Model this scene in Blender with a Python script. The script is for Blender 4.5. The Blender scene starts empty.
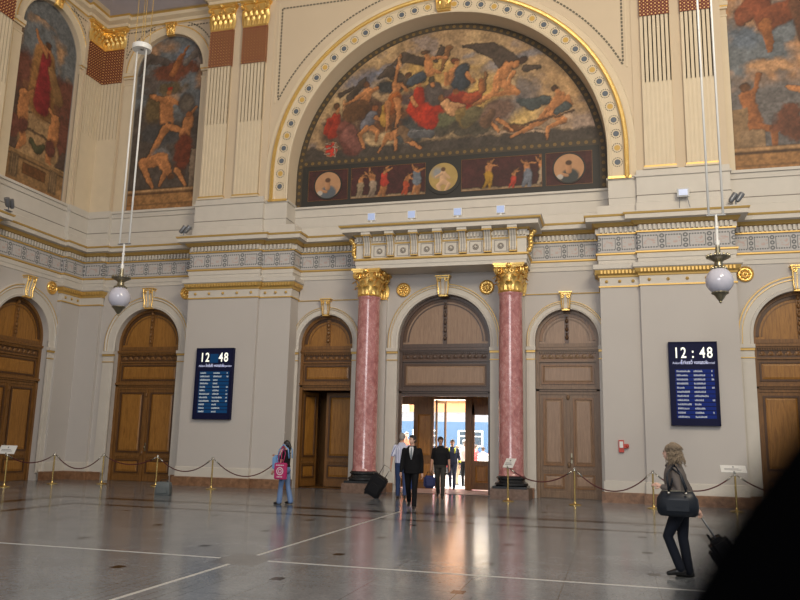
import bpy, bmesh, math, random
import numpy as np
from mathutils import Vector, Matrix
random.seed(7)
PI = math.pi
S = bpy.context.scene
COL = S.collection
R = math.radians

# ------------------------------------------------------------------ camera
FPX = 764.0
yaw, pit, rol = R(15.563), R(10.475), R(1.284)
FW = Vector((-math.sin(yaw)*math.cos(pit), math.cos(yaw)*math.cos(pit), math.sin(pit)))
r0 = Vector((math.cos(yaw), math.sin(yaw), 0)); u0 = r0.cross(FW)
RT = r0*math.cos(rol)+u0*math.sin(rol); UP = u0*math.cos(rol)-r0*math.sin(rol)
CP = Vector((0, 0, 1.6))
cam = bpy.data.cameras.new('camera'); camo = bpy.data.objects.new('camera', cam); COL.objects.link(camo)
M = Matrix((RT, UP, -FW)).transposed().to_4x4(); M.translation = CP
camo.matrix_world = M
cam.sensor_width = 36; cam.lens = FPX/800*36; cam.clip_start = 0.01; cam.clip_end = 300
cam.dof.use_dof = True; cam.dof.focus_distance = 21.0; cam.dof.aperture_fstop = cam.lens/3.0
S.camera = camo
def ray(x, y): return FW*FPX+RT*(x-400)-UP*(y-300)
def onY(x, y, Y):
    d = ray(x, y); return CP+d*(Y/d.y)
def onX(x, y, X):
    d = ray(x, y); return CP+d*(X/d.x)

# ------------------------------------------------------------------ node helpers
class N:
    nt = None
    def __init__(s, sock): s.s = sock
    def __add__(a, b): return mth('ADD', a, b)
    def __radd__(a, b): return mth('ADD', b, a)
    def __sub__(a, b): return mth('SUBTRACT', a, b)
    def __rsub__(a, b): return mth('SUBTRACT', b, a)
    def __mul__(a, b): return mth('MULTIPLY', a, b)
    def __rmul__(a, b): return mth('MULTIPLY', b, a)
    def __truediv__(a, b): return mth('DIVIDE', a, b)
    def __lt__(a, b): return mth('LESS_THAN', a, b)
    def __gt__(a, b): return mth('GREATER_THAN', a, b)
def put(inp, v):
    if isinstance(v, N): N.nt.links.new(v.s, inp)
    else: inp.default_value = v
def mth(op, a, b=None, c=None):
    n = N.nt.nodes.new('ShaderNodeMath'); n.operation = op
    put(n.inputs[0], a)
    if b is not None: put(n.inputs[1], b)
    if c is not None: put(n.inputs[2], c)
    return N(n.outputs[0])
def fr(a): return mth('FRACT', a)
def ab(a): return mth('ABSOLUTE', a)
def cl(v): return (v[0], v[1], v[2], 1.0)
def mixc(f, a, b):
    n = N.nt.nodes.new('ShaderNodeMix'); n.data_type = 'RGBA'
    put(n.inputs[0], f)
    put(n.inputs[6], a if isinstance(a, N) else cl(a)); put(n.inputs[7], b if isinstance(b, N) else cl(b))
    return N(n.outputs[2])
def coords(kind='Object', scale=(1, 1, 1)):
    t = N.nt.nodes.new('ShaderNodeTexCoord'); m = N.nt.nodes.new('ShaderNodeMapping')
    m.inputs['Scale'].default_value = scale
    N.nt.links.new(t.outputs[kind], m.inputs[0]); return N(m.outputs[0])
def xyz(v):
    n = N.nt.nodes.new('ShaderNodeSeparateXYZ'); put(n.inputs[0], v)
    return N(n.outputs[0]), N(n.outputs[1]), N(n.outputs[2])
def noise(v, sc, det=4, rough=.55, dist=0):
    n = N.nt.nodes.new('ShaderNodeTexNoise'); put(n.inputs['Vector'], v)
    n.inputs['Scale'].default_value = sc; n.inputs['Detail'].default_value = det
    n.inputs['Roughness'].default_value = rough; n.inputs['Distortion'].default_value = dist
    return N(n.outputs[0])
def ramp(f, *stops):
    n = N.nt.nodes.new('ShaderNodeValToRGB'); put(n.inputs[0], f); e = n.color_ramp.elements
    while len(e) < len(stops): e.new(.5)
    for k, (p, c) in enumerate(stops): e[k].position = p; e[k].color = cl(c)
    return N(n.outputs[0])
def bump(h, dist, st=1.0):
    n = N.nt.nodes.new('ShaderNodeBump'); put(n.inputs['Height'], h)
    n.inputs['Distance'].default_value = dist; n.inputs['Strength'].default_value = st; return N(n.outputs[0])
def new_mat(name, color, rough=.6, metal=0, normal=None, emit=None, coat=0, spec=.5, trans=0):
    """color: rgb or function returning a socket"""
    m = bpy.data.materials.new(name); m.use_nodes = True; N.nt = m.node_tree
    b = m.node_tree.nodes['Principled BSDF']
    if callable(color): put(b.inputs['Base Color'], color())
    else:
        v = coords('Object'); f = noise(v, 3.1, 4)
        c = color; put(b.inputs['Base Color'], mixc(f, [q*.93 for q in c], [min(1, q*1.07) for q in c]))
    put(b.inputs['Roughness'], rough() if callable(rough) else rough); b.inputs['Metallic'].default_value = metal
    b.inputs['Specular IOR Level'].default_value = spec
    if coat: b.inputs['Coat Weight'].default_value = coat; b.inputs['Coat Roughness'].default_value = .12
    if trans: b.inputs['Transmission Weight'].default_value = trans
    if normal: put(b.inputs['Normal'], normal())
    if emit:
        b.inputs['Emission Color'].default_value = cl(emit[0]); b.inputs['Emission Strength'].default_value = emit[1]
    return m
MT = {}
def wood(name, c1, c2, rough=.38):
    def f():
        v = coords('Object', (14, 14, 1.0)); a = noise(v, 1.6, 6, .6, 1.5); b = noise(coords('Object'), .7, 3)
        g = noise(coords('Object', (60, 60, 3)), 1.2, 3)
        return mixc(b*.35, ramp(a*.8+g*.2, (.32, c1), (.55, c2), (.72, [q*1.25 for q in c2])), [q*.8 for q in c1])
    def nn(): return bump(noise(coords('Object', (40, 40, 2)), 1.5, 4), .004, .5)
    MT[name] = new_mat(name, f, rough, normal=nn)
wood('wood', (.105, .045, .012), (.235, .108, .028))
wood('wood_dark', (.052, .022, .009), (.105, .048, .018))
wood('wood_panel', (.18, .074, .012), (.37, .17, .034))
wood('wood_haze', (.13, .076, .042), (.23, .142, .08), .42)  # same door wood, with backlight haze mixed into its colour
wood('wood_shaded', (.055, .032, .022), (.10, .06, .042), .35)  # same door wood, shade of the central recess put into its colour
wood('wood_haze_panel', (.22, .135, .085), (.33, .215, .14), .42)  # door panel wood, greyed in colour for the backlight haze
def wallc(a, b):
    def f():
        v = coords('Object'); return mixc(noise(v, .55, 6, .6), a, b)
    return f
def plast(): return bump(noise(coords('Object'), 22, 4), .003, .35)
MT['wall_grey'] = new_mat('wall_grey', wallc((.495, .463, .437), (.545, .512, .482)), .75, normal=plast)
MT['wall_cream'] = new_mat('wall_cream', wallc((.60, .485, .345), (.66, .54, .39)), .75, normal=plast)
MT['plaster'] = new_mat('plaster', (.60, .56, .50), .6)
MT['plaster_cream'] = new_mat('plaster_cream', (.68, .57, .41), .65)
MT['lilac'] = new_mat('lilac', (.45, .42, .46), .7)
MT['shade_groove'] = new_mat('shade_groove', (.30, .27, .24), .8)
def goldn(): return bump(noise(coords('Object'), 38, 3), .006, .8)
MT['gold'] = new_mat('gold', lambda: mixc(noise(coords('Object'), 9, 3), (.80, .50, .13), (.97, .69, .25)), .33, .75, normal=goldn)
MT['gold_flat'] = new_mat('gold_flat', (.60, .39, .12), .42, .4)
MT['ochre_paint'] = new_mat('ochre_paint', (.60, .38, .10), .6)
MT['slate'] = new_mat('slate', (.11, .13, .16), .6)
MT['dash'] = new_mat('dash', (.15, .13, .095), .7)
def redc():
    x, y, z = xyz(coords('UV'))
    s = .115
    a = fr(x/s)-.5; b = fr(z*0+y/s)-.5
    d = mth('SQRT', a*a+b*b)
    a2 = fr(x/s+.5)-.5; b2 = fr(y/s+.5)-.5
    d2 = mth('SQRT', a2*a2+b2*b2)
    ln = mth('MAXIMUM', ab(fr(x/s)-.5) > .44, ab(fr(y/s)-.5) > .44)
    c = mixc(ln, (.19, .030, .016), (.06, .014, .012))
    return mixc(mth("MAXIMUM", d < .19, d2 < .10), c, (.85, .58, .22))
MT['red_lattice'] = new_mat('red_lattice', redc, .6)
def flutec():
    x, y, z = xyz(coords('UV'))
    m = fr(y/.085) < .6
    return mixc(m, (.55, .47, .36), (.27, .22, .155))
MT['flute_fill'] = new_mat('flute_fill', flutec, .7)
def friezec():
    x, y, z = xyz(coords('UV'))
    L = .6; fu = (fr(x/L)-.5)*L            # 0 at cell centre
    eu = .3-ab(fu)                        # distance to the cell edge
    v = y
    m = None
    for c in (.12, .28, .44):
        dv = v-c; d = mth('SQRT', eu*eu+dv*dv)
        ring = mth('MULTIPLY', d > .025, d < .068)
        m = ring if m is None else mth('MAXIMUM', m, ring)
    dash = fr(fu/.07) < .68
    l1 = mth('MULTIPLY', mth('MAXIMUM', ab(v-.10) < .022, ab(v-.46) < .022), dash)
    l1 = mth('MULTIPLY', l1, eu > .085)
    l2 = mth('MULTIPLY', ab(eu-.10) < .012, ab(v-.28) < .17)
    m = mth('MAXIMUM', m, mth('MAXIMUM', l1, l2))
    edge = mth('MAXIMUM', v < .03, v > .53)
    orn = mth('MULTIPLY', noise(coords('UV', (9, 14, 1)), 1, 2) > .56, mth('MULTIPLY', eu > .13, ab(v-.28) < .11))
    base = mixc(orn*.6, (.50, .48, .47), (.50, .31, .26))
    base = mixc(edge, base, (.30, .30, .31))
    return mixc(m, base, (.17, .175, .18))
MT['frieze'] = new_mat('frieze', friezec, .7)
def marb():
    v = coords('Object', (1, 1, .8))
    a = noise(v, 7, 8, .62, .8); b = noise(v, 2.2, 6, .6, 1.2)
    ve = ab(noise(v, 3.4, 7, .6, 2.2)-.5)
    c = ramp(a*.55+b*.45, (.38, (.34, .13, .13)), (.5, (.47, .195, .19)), (.60, (.58, .29, .28)))
    return mixc(mth('MULTIPLY', ve < .010, b > .47)*.55, c, (.66, .48, .46))
MT['pink_marble'] = new_mat('pink_marble', marb, .20, coat=.5)
def reds():
    v = coords('Object'); a = noise(v, 6, 6, .6, .6)
    return ramp(a, (.35, (.15, .075, .038)), (.55, (.24, .125, .065)), (.7, (.31, .17, .095)))
MT['red_stone'] = new_mat('red_stone', reds, .35)
MT['black_stone'] = new_mat('black_stone', (.022, .023, .025), .25)
MT['grey_stone'] = new_mat('grey_stone', lambda: ramp(noise(coords('Object'), 9, 6), (.35, (.13, .08, .058)), (.65, (.21, .135, .10))), .4)
def floorc():
    v = coords('Object'); x, y, z = xyz(v)
    g = noise(v, 1.3, 8, .68)*.6+noise(v, 14, 3, .7)*.4; sp = noise(v, 30, 4, .8)
    c = ramp(g*.55+sp*.45, (.34, (.105, .116, .128)), (.52, (.180, .195, .212)), (.66, (.285, .30, .32)))
    px = ab(fr((x+3.8)/2.13+.5)-.5)*2.13; py = ab(fr((y-8.62)/2.1+.5)-.5)*2.1
    jx = ab(fr((x+3.8)/1.065+.5)-.5)*1.065; jy = ab(fr((y-8.62)/1.05+.5)-.5)*1.05
    j = mth('MAXIMUM', jx < .006, jy < .006)
    c = mixc(j*.6, c, (.04, .04, .04))
    node = mth('MULTIPLY', px < .075, py < .10)
    c = mixc(node, c, (.006, .006, .006))
    # dark border bands laid round the hall
    d = mth('MINIMUM', 8.55-ab(x+5.3), 17.45-y)
    bands = mth('MAXIMUM', ab(d) < .23, ab(d-1.62) < .13)
    c = mixc(bands*.95, c, (.020, .016, .015))
    outer = mth('MULTIPLY', d < -.17, mth('MULTIPLY', ab(fr(d/1.2)-.5) < .06, 1.0))
    c = mixc(outer*.7, c, (.05, .045, .042))
    wl = mth('MAXIMUM', ab(x+4.8) < .55, ab(y-9.75) < .0)
    c = mixc(mth('MULTIPLY', wl, mth('MULTIPLY', y < 9.4, ab(fr((x+4.8)/.16)-.5) > .44))*.5, c, (.08, .08, .08))
    cross = mth('MULTIPLY', ab(x+4.8) < .34, ab(y-9.75) < .42)
    return mixc(cross*.55, c, (.085, .08, .078))
def floorr():
    v = coords('Object'); return noise(v, 2.2, 5)*.10+.11
MT['floor'] = new_mat('floor', floorc, floorr, normal=lambda: bump(noise(coords('Object'), 1.6, 3), .004, .25), spec=.27)
MT['white_inlay'] = new_mat('white_inlay', (.50, .49, .47), .3)
MT['brass'] = new_mat('brass', (.62, .45, .17), .25, .9)
MT['steel'] = new_mat('steel', (.45, .43, .38), .25, .9)
MT['rope'] = new_mat('rope', (.085, .016, .018), .8)
MT['white_rod'] = new_mat('white_rod', (.82, .82, .80), .4)
MT['globe'] = new_mat('globe', (.56, .56, .66), .08, coat=.4)
MT['old_brass'] = new_mat('old_brass', (.30, .27, .19), .3, .85)
MT['navy'] = new_mat('navy', (.007, .009, .042), .6, spec=.15)
MT['blue_row'] = new_mat('blue_row', (.005, .014, .11), .6, spec=.15, emit=((.004, .02, .16), .4))
MT['blue_row_left'] = new_mat('blue_row_left', (.004, .035, .11), .6, spec=.15, emit=((.003, .05, .14), .4))
MT['led_white'] = new_mat('led_white', (.8, .8, .7), .5, emit=((.95, .97, .84), .85))
MT['led_dim'] = new_mat('led_dim', (.6, .62, .6), .5, emit=((.6, .68, .72), .22))
MT['led_lilac'] = new_mat('led_lilac', (.5, .52, .7), .5, emit=((.5, .55, .85), .45))
MT['lens_sky_tint'] = new_mat('lens_sky_tint', (.42, .52, .80), .3, emit=((.50, .62, .95), .15))  # floodlight glass: reflected sky put into its colour and faint glow
MT['grey_metal'] = new_mat('grey_metal', (.20, .21, .23), .4, .5)
MT['white_card'] = new_mat('white_card', (.74, .74, .72), .3)
MT['print_grey'] = new_mat('print_grey', (.18, .18, .2), .6)
MT['red_plastic'] = new_mat('red_plastic', (.50, .05, .03), .4)
MT['glass'] = new_mat('glass', lambda: mixc(noise(coords('Object'), 2, 2), (.95, .97, .98), (1, 1, 1)), .02, trans=1.0, spec=.5)
MT['glass'].node_tree.nodes['Principled BSDF'].inputs['IOR'].default_value = 1.02
MT['grey_bag'] = new_mat('grey_bag', (.10, .115, .12), .6)

# ------------------------------------------------------------------ mesh builder
def back(Y): return lambda u, d, z: (u, Y-d, z)
def left(X): return lambda u, d, z: (X+d, u, z)
class MB:
    def __init__(s, xf=None): s.v = []; s.f = []; s.m = []; s.uv = []; s.xf = xf
    def add(s, vs, fs, mi=0, uvs=None, raw=False):
        b = len(s.v)
        s.v += [tuple(p) if (raw or s.xf is None) else s.xf(*p) for p in vs]
        for k, f in enumerate(fs):
            s.f.append([b+i for i in f]); s.m.append(mi)
            s.uv.append([uvs[i] for i in f] if uvs else None)
        return s
    def box(s, a0, a1, b0, b1, c0, c1, mi=0, bev=0):
        vs = [(x, y, z) for z in (c0, c1) for y in (b0, b1) for x in (a0, a1)]
        fs = [(0, 2, 3, 1), (4, 5, 7, 6), (0, 1, 5, 4), (2, 6, 7, 3), (0, 4, 6, 2), (1, 3, 7, 5)]
        return s.add(vs, fs, mi)
    def frame(s, u0, u1, z0, z1, w, d0, d1, mi=0):
        s.box(u0, u1, d0, d1, z0, z0+w, mi); s.box(u0, u1, d0, d1, z1-w, z1, mi)
        s.box(u0, u0+w, d0, d1, z0+w, z1-w, mi); return s.box(u1-w, u1, d0, d1, z0+w, z1-w, mi)
    def panel(s, u0, u1, z0, z1, d, mi_f, mi_p, w=.05, rise=.03):
        # raised moulding frame and bevelled field
        s.frame(u0, u1, z0, z1, w, d-.01, d+rise, mi_f)
        i = w; j = w+.06
        vs = [(u0+i, d, z0+i), (u1-i, d, z0+i), (u1-i, d, z1-i), (u0+i, d, z1-i),
              (u0+j, d+rise*.7, z0+j), (u1-j, d+rise*.7, z0+j), (u1-j, d+rise*.7, z1-j), (u0+j, d+rise*.7, z1-j)]
        return s.add(vs, [(0, 1, 5, 4), (1, 2, 6, 5), (2, 3, 7, 6), (3, 0, 4, 7), (4, 5, 6, 7)], mi_p)
    def lathe(s, c, prof, n=24, mi=0, a0=0, a1=2*PI, sx=1, sy=1):
        full = abs(a1-a0-2*PI) < 1e-6; k = n if full else n+1
        vs = []; fs = []
        for (r, z) in prof:
            for i in range(k):
                a = a0+(a1-a0)*i/n; vs.append((c[0]+r*sx*math.cos(a), c[1]+r*sy*math.sin(a), c[2]+z))
        for j in range(len(prof)-1):
            for i in range(n):
                i2 = (i+1) % k if full else i+1
                fs.append((j*k+i, j*k+i2, (j+1)*k+i2, (j+1)*k+i))
        return s.add(vs, fs, mi)
    def tube(s, pts, rad, n=8, mi=0, caps=True, raw=False):
        pts = [Vector(p) for p in pts]; rs = rad if isinstance(rad, (list, tuple)) else [rad]*len(pts)
        vs = []; fs = []; up = None
        for i, p in enumerate(pts):
            t = (pts[min(i+1, len(pts)-1)]-pts[max(i-1, 0)])
            if t.length < 1e-9: t = Vector((0, 0, 1))
            t.normalize()
            if up is None:
                up = t.orthogonal().normalized()
            up = (up-t*up.dot(t)); up = up.normalized() if up.length > 1e-6 else t.orthogonal().normalized()
            b = t.cross(up)
            for k in range(n):
                a = 2*PI*k/n; vs.append(p+(up*math.cos(a)+b*math.sin(a))*rs[i])
        for i in range(len(pts)-1):
            for k in range(n):
                k2 = (k+1) % n; fs.append((i*n+k, i*n+k2, (i+1)*n+k2, (i+1)*n+k))
        if caps:
            fs.append(tuple(range(n))[::-1]); fs.append(tuple((len(pts)-1)*n+k for k in range(n)))
        return s.add(vs, fs, mi, raw=raw)
    def ball(s, c, r, mi=0, n=12, m=8, sx=1, sy=1, sz=1, mat=None):
        vs = []; fs = []
        for j in range(m+1):
            t = PI*j/m
            for i in range(n):
                a = 2*PI*i/n; p = Vector((r*sx*math.sin(t)*math.cos(a), r*sy*math.sin(t)*math.sin(a), r*sz*math.cos(t)))
                if mat: p = mat @ p
                vs.append((c[0]+p.x, c[1]+p.y, c[2]+p.z))
        for j in range(m):
            for i in range(n):
                i2 = (i+1) % n; fs.append((j*n+i, (j+1)*n+i, (j+1)*n+i2, j*n+i2))
        return s.add(vs, fs, mi)
    def arch_ring(s, uc, zc, r0, r1, d0, d1, mi=0, n=40, a0=0, a1=PI, stilt=0):
        """solid ring; front at d1. stilt continues legs straight down"""
        pr = [(r0, d0), (r0, d1), (r1, d1), (r1, d0)]
        return s.arch_prof(uc, zc, pr, [mi]*3, n, a0, a1, stilt)
    def arch_prof(s, uc, zc, prof, mis, n=40, a0=0, a1=PI, stilt=0):
        st = []
        if stilt: st.append((a0, -stilt))
        st += [(a0+(a1-a0)*i/n, 0) for i in range(n+1)]
        if stilt: st.append((a1, -stilt))
        k = len(prof)
        vs = []; uvs = []
        L = 0
        for q, (a, dz) in enumerate(st):
            for (r, d) in prof:
                vs.append((uc+r*math.cos(a), d, zc+r*math.sin(a)+dz))
        for j in range(k-1):
            fs = [(q*k+j, q*k+j+1, (q+1)*k+j+1, (q+1)*k+j) for q in range(len(st)-1)]
            s.add(vs, fs, mis[j])
        s.add(vs, [tuple(range(k)), tuple((len(st)-1)*k+i for i in range(k))], mis[0])
        return s
    def arch_wall(s, u0, u1, z0, z1, uc, zc, r, zo, mi=0, depth=0, n=36, mr=None, sill=True):
        mr = mi if mr is None else mr
        s.add([(u0, 0, z0), (uc-r, 0, z0), (uc-r, 0, z1), (u0, 0, z1)], [(0, 1, 2, 3)], mi)
        s.add([(uc+r, 0, z0), (u1, 0, z0), (u1, 0, z1), (uc+r, 0, z1)], [(0, 1, 2, 3)], mi)
        if zo > z0: s.add([(uc-r, 0, z0), (uc+r, 0, z0), (uc+r, 0, zo), (uc-r, 0, zo)], [(0, 1, 2, 3)], mi)
        pa = [(uc-r*math.cos(PI*i/n), zc+r*math.sin(PI*i/n)) for i in range(n+1)]
        vs = []
        for (u, z) in pa: vs += [(u, 0, z), (u, 0, z1)]
        s.add(vs, [(2*i, 2*i+2, 2*i+3, 2*i+1) for i in range(n)], mi)
        if depth:
            pa = [(uc-r, zo)]+pa+[(uc+r, zo)]
            vs = []
            for (u, z) in pa: vs += [(u, 0, z), (u, -depth, z)]
            s.add(vs, [(2*i, 2*i+1, 2*i+3, 2*i+2) for i in range(len(pa)-1)], mr)
            if zo > 0.01 and sill: s.add([(uc-r, 0, zo), (uc+r, 0, zo), (uc+r, -depth, zo), (uc-r, -depth, zo)], [(0, 1, 2, 3)], mr)
        return s
    def sweep(s, path, prof, caps=True):
        """path: plan points with the room on the right hand side; prof: (out, z, material of the segment to the next point)"""
        P = [Vector((p[0], p[1])) for p in path]; off = []
        for i in range(len(P)):
            ns = []
            if i > 0: d = (P[i]-P[i-1]).normalized(); ns.append(Vector((d.y, -d.x)))
            if i < len(P)-1: d = (P[i+1]-P[i]).normalized(); ns.append(Vector((d.y, -d.x)))
            if len(ns) == 2:
                m = ns[0]+ns[1]; m = m/m.dot(ns[0]) if m.length > 1e-6 else ns[0]
            else: m = ns[0]
            off.append(m)
        for i in range(len(P)-1):
            seg = P[i+1]-P[i]; L = seg.length; sd = seg.normalized(); k = max(1, round(L/.6)); sc = k*.6/L
            if L < .35: sc = 1
            for j in range(len(prof)-1):
                (o0, z0, mi), (o1, z1, _) = prof[j][:3], prof[j+1][:3]
                if i < 0: continue
                q = [P[i]+off[i]*o0, P[i+1]+off[i+1]*o0, P[i+1]+off[i+1]*o1, P[i]+off[i]*o1]
                zz = [z0, z0, z1, z1]
                uv = [((p-P[i]).dot(sd)*sc, z-prof[j][1]) for p, z in zip(q, zz)]
                s.add([(p.x, p.y, z) for p, z in zip(q, zz)], [(0, 1, 2, 3)], mi, uv, raw=True)
        if caps:
            for i in (0, len(P)-1):
                s.add([(P[i].x+off[i].x*o, P[i].y+off[i].y*o, z) for (o, z, *_) in prof], [tuple(range(len(prof)))], prof[0][2], raw=True)
        return s
    def build(s, name, mats, parent=None, smooth=False, auto=None, mod=None):
        me = bpy.data.meshes.new(name)
        me.from_pydata([tuple(p) for p in s.v], [], s.f)
        if any(u for u in s.uv):
            l = me.uv_layers.new(name='UVMap'); k = 0
            for f, u in zip(s.f, s.uv):
                for q in range(len(f)):
                    if u: l.data[k].uv = u[q]
                    k += 1
        for m in (mats if isinstance(mats, (list, tuple)) else [mats]):
            me.materials.append(MT[m] if isinstance(m, str) else m)
        for p, mi in zip(me.polygons, s.m): p.material_index = mi
        bm = bmesh.new(); bm.from_mesh(me)
        bmesh.ops.remove_doubles(bm, verts=bm.verts, dist=1e-5)
        bmesh.ops.recalc_face_normals(bm, faces=bm.faces)
        bm.to_mesh(me); bm.free()
        if smooth:
            for p in me.polygons: p.use_smooth = True
            if smooth is not True: me.set_sharp_from_angle(angle=R(smooth))
        o = bpy.data.objects.new(name, me); COL.objects.link(o)
        if parent: o.parent = parent
        return o
def tag(o, label, cat, group=None):
    o['label'] = label; o['category'] = cat
    if group: o['group'] = group
    return o
def struct(o): o['kind'] = 'structure'; return o
def thing(name, label, cat, loc=(0, 0, 0), rz=0, group=None):
    o = bpy.data.objects.new(name, None); COL.objects.link(o); o.empty_display_size = .2
    o.location = loc; o.rotation_euler = (0, 0, rz)
    return tag(o, label, cat, group)
def copy_tree(o, parent=None):
    kids = list(o.children); c = o.copy(); COL.objects.link(c); c.parent = parent
    if parent: c.matrix_parent_inverse = o.matrix_parent_inverse.copy()
    for k in kids: copy_tree(k, c)
    return c
# ------------------------------------------------------------------ the hall: shell
CX = -5.3; WY = 24.1; P1Y = 23.3; P2Y = 23.45; WX = -19.25
ARL = dict(uc=-16.2, r=1.31, zc=4.87); ARR = dict(uc=5.35, r=1.31, zc=4.87)
SDL = dict(uc=-9.29, r=.97, zc=4.82); SDR = dict(uc=-1.31, r=.97, zc=4.82); CDR = dict(uc=-5.22, r=1.53, zc=4.85)
f = MB(); f.add([(-19.6, -4, 0), (9, -4, 0), (9, 27.2, 0), (-19.6, 27.2, 0)], [(0, 1, 2, 3)])
floor = struct(f.build('floor', 'floor'))
il = MB()
for a, b, c, d in ((-19, -5.15, 9.725, 9.775), (-4.45, 8.5, 9.725, 9.775), (-4.825, -4.775, 1, 9.33), (-4.825, -4.775, 10.17, 17.6)):
    il.box(a, b, c, d, -.02, .003)
il.build('inlay_line', 'white_inlay', floor)

w = MB(back(WY))
G, CR, PL = 0, 1, 2
for (a, b, A) in ((-19.4, -14.1, ARL), (3.5, 8.8, ARR)):
    w.arch_wall(a, b, 0, 8.5, A['uc'], A['zc'], A['r'], 0, G, .34)
w.arch_wall(-10.4, -7.3, 0, 8.5, SDL['uc'], SDL['zc'], SDL['r'], 0, G, .34)
w.arch_wall(-7.3, -3.2, 0, 8.5, CDR['uc'], CDR['zc'], CDR['r'], 0, G, .34)
w.arch_wall(-3.2, -.2, 0, 8.5, SDR['uc'], SDR['zc'], SDR['r'], 0, G, .34)
# piers, lower storey and attic
for (a, b, c, e) in ((-14.15, -11.5, -11.5, -10.35), (.9, 3.55, -.25, .9)):
    w.box(a, b, -.3, .8, 0, 8.5, G); w.box(c, e, -.3, .65, 0, 8.5, G)
    w.box(a, b, -.3, .8, 8.5, 9.9, PL); w.box(a, b, -.3, .68, 9.9, 17.9, CR)
w.box(-11.5, -10.67, -.3, .66, 8.5, 9.74, PL); w.box(.07, .9, -.3, .66, 8.5, 9.74, PL)
w.box(-14.3, -10.69, -.3, 0, 8.4, 17.9, CR); w.box(.09, 3.6, -.3, 0, 8.4, 17.9, CR)
# the big arch wall
w.xf = back(P2Y)
w.arch_wall(-11.5, .9, 9.74, 17.9, CX, 10.7, 5.37, 9.74, CR, .78, 64, sill=False)
w.xf = back(24.2)
w.add([(-10.8, 0, 8.3), (.2, 0, 8.3), (.2, 0, 9.67), (-10.8, 0, 9.67)], [(0, 1, 2, 3)], PL)
w.box(-10.67, .07, 0, .08, 9.60, 9.67, PL); w.box(-10.67, .07, 0, .035, 9.30, 9.34, PL)
w.add([(-10.8, -.02, 9.6), (.2, -.02, 9.6), (.2, -.02, 16.2), (-10.8, -.02, 16.2)], [(0, 1, 2, 3)], CR)
# upper side bays with mural niches
w.xf = back(WY)
MU = [(-19.4, -14.1, -16.25, 1.5), (3.5, 8.8, 5.33, 1.5)]
for (a, b, uc, r) in MU:
    w.arch_wall(a, b, 9.95, 17.9, uc, 15.58, r, 9.97, CR, .22); w.add([(a, 0, 8.5), (b, 0, 8.5), (b, 0, 9.95), (a, 0, 9.95)], [(0, 1, 2, 3)], PL)
    w.box(uc-r-.1, uc+r+.1, -.3, -.22, 9.8, 17.3, CR)
    w.box(a, b, 0, .06, 9.86, 9.95, PL)
wall_back = struct(w.build('wall_back', ['wall_grey', 'wall_cream', 'plaster']))

w = MB(left(WX))
w.arch_wall(19.1, 24.2, 0, 8.5, 21.35, 4.87, 1.31, 0, G, .34)
w.arch_wall(19.1, 24.2, 9.95, 17.9, 21.3, 15.58, 1.5, 9.97, CR, .22); w.add([(19.1, 0, 8.5), (24.2, 0, 8.5), (24.2, 0, 9.95), (19.1, 0, 9.95)], [(0, 1, 2, 3)], PL)
w.box(19.2, 22.9, -.3, -.22, 9.8, 17.3, CR); w.box(19.1, 24.2, 0, .06, 9.86, 9.95, PL)
w.box(16.4, 19.1, -.3, .5, 0, 8.5, G); w.box(16.4, 19.1, -.3, .5, 8.5, 9.9, PL); w.box(16.5, 19.0, -.3, .40, 9.9, 17.9, CR)
w.box(-4, 16.4, -.3, 0, 0, 8.5, G); w.box(-4, 16.4, -.3, 0, 8.5, 17.9, CR)
wall_left = struct(w.build('wall_left', ['wall_grey', 'wall_cream', 'plaster']))
# corner pier (both faces of the corner)
w = MB(); w.box(WX, -18.2, 22.95, 23.95, 0, 0.01)
w = MB(); w.xf = back(WY); w.box(WX-.1, -18.2, -.1, .15, 0, 8.5, 0); w.box(WX-.1, -18.2, -.1, .1, 8.5, 17.9, 1); w.box(WX-.1, -18.15, -.1, .15, 8.5, 9.95, 2)
w.xf = left(WX); w.box(22.95, 24.2, -.1, .15, 0, 8.5, 0); w.box(22.95, 24.2, -.1, .1, 8.5, 17.9, 1); w.box(22.9, 24.2, -.1, .15, 8.5, 9.95, 2)
struct(w.build('wall_corner', ['wall_grey', 'wall_cream', 'plaster']))

# ceiling: cove and flat
LOWP = [(-18.75, -4), (-18.75, 19.1), (WX, 19.1), (WX, 22.95), (-19.1, 22.95), (-19.1, 23.95), (-18.2, 23.95), (-18.2, WY), (-14.15, WY),
        (-14.15, P1Y), (-11.5, P1Y), (-11.5, P2Y), (-10.35, P2Y), (-10.35, WY)]
RIGP = [(-.25, WY), (-.25, P2Y), (.9, P2Y), (.9, P1Y), (3.55, P1Y), (3.55, WY), (8.8, WY)]
c = MB()
CP2 = [(-18.6, -4), (-18.6, 23.35), (8.8, 23.35)]
c.sweep(CP2, [(-.3, 17.9, 0)]+[(.55+1.6*(1-math.cos(a)), 18.15+1.5*math.sin(a), 0) for a in [R(x) for x in (0, 15, 30, 45, 60, 75, 90)]]+[(7, 19.7, 0)], caps=False)
c.add([(-13, -4, 19.7), (9, -4, 19.7), (9, 18, 19.7), (-13, 18, 19.7)], [(0, 1, 2, 3)], raw=True)
struct(c.build('ceiling', 'lilac'))
UPP = [(-18.75, 5), (-18.75, 19.1), (WX, 19.1), (WX, 22.95), (-19.1, 22.95), (-19.1, 23.95), (-18.2, 23.95), (-18.2, WY), (-14.1, WY), (-14.1, 23.4),
       (.85+2.65, 23.4), (3.5, WY), (8.8, WY)]
c = MB()
c.sweep(UPP, [(0.02, 17.48, 0), (.05, 17.50, 1), (.09, 17.55, 0), (.12, 17.66, 0), (.28, 17.74, 0), (.30, 17.86, 1), (.36, 17.92, 0), (.50, 17.98, 0), (.50, 18.1, 1), (.58, 18.18, 0), (.3, 18.25, 0)])
struct(c.build('trim_1', ['plaster_cream', 'gold_flat']))

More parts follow.
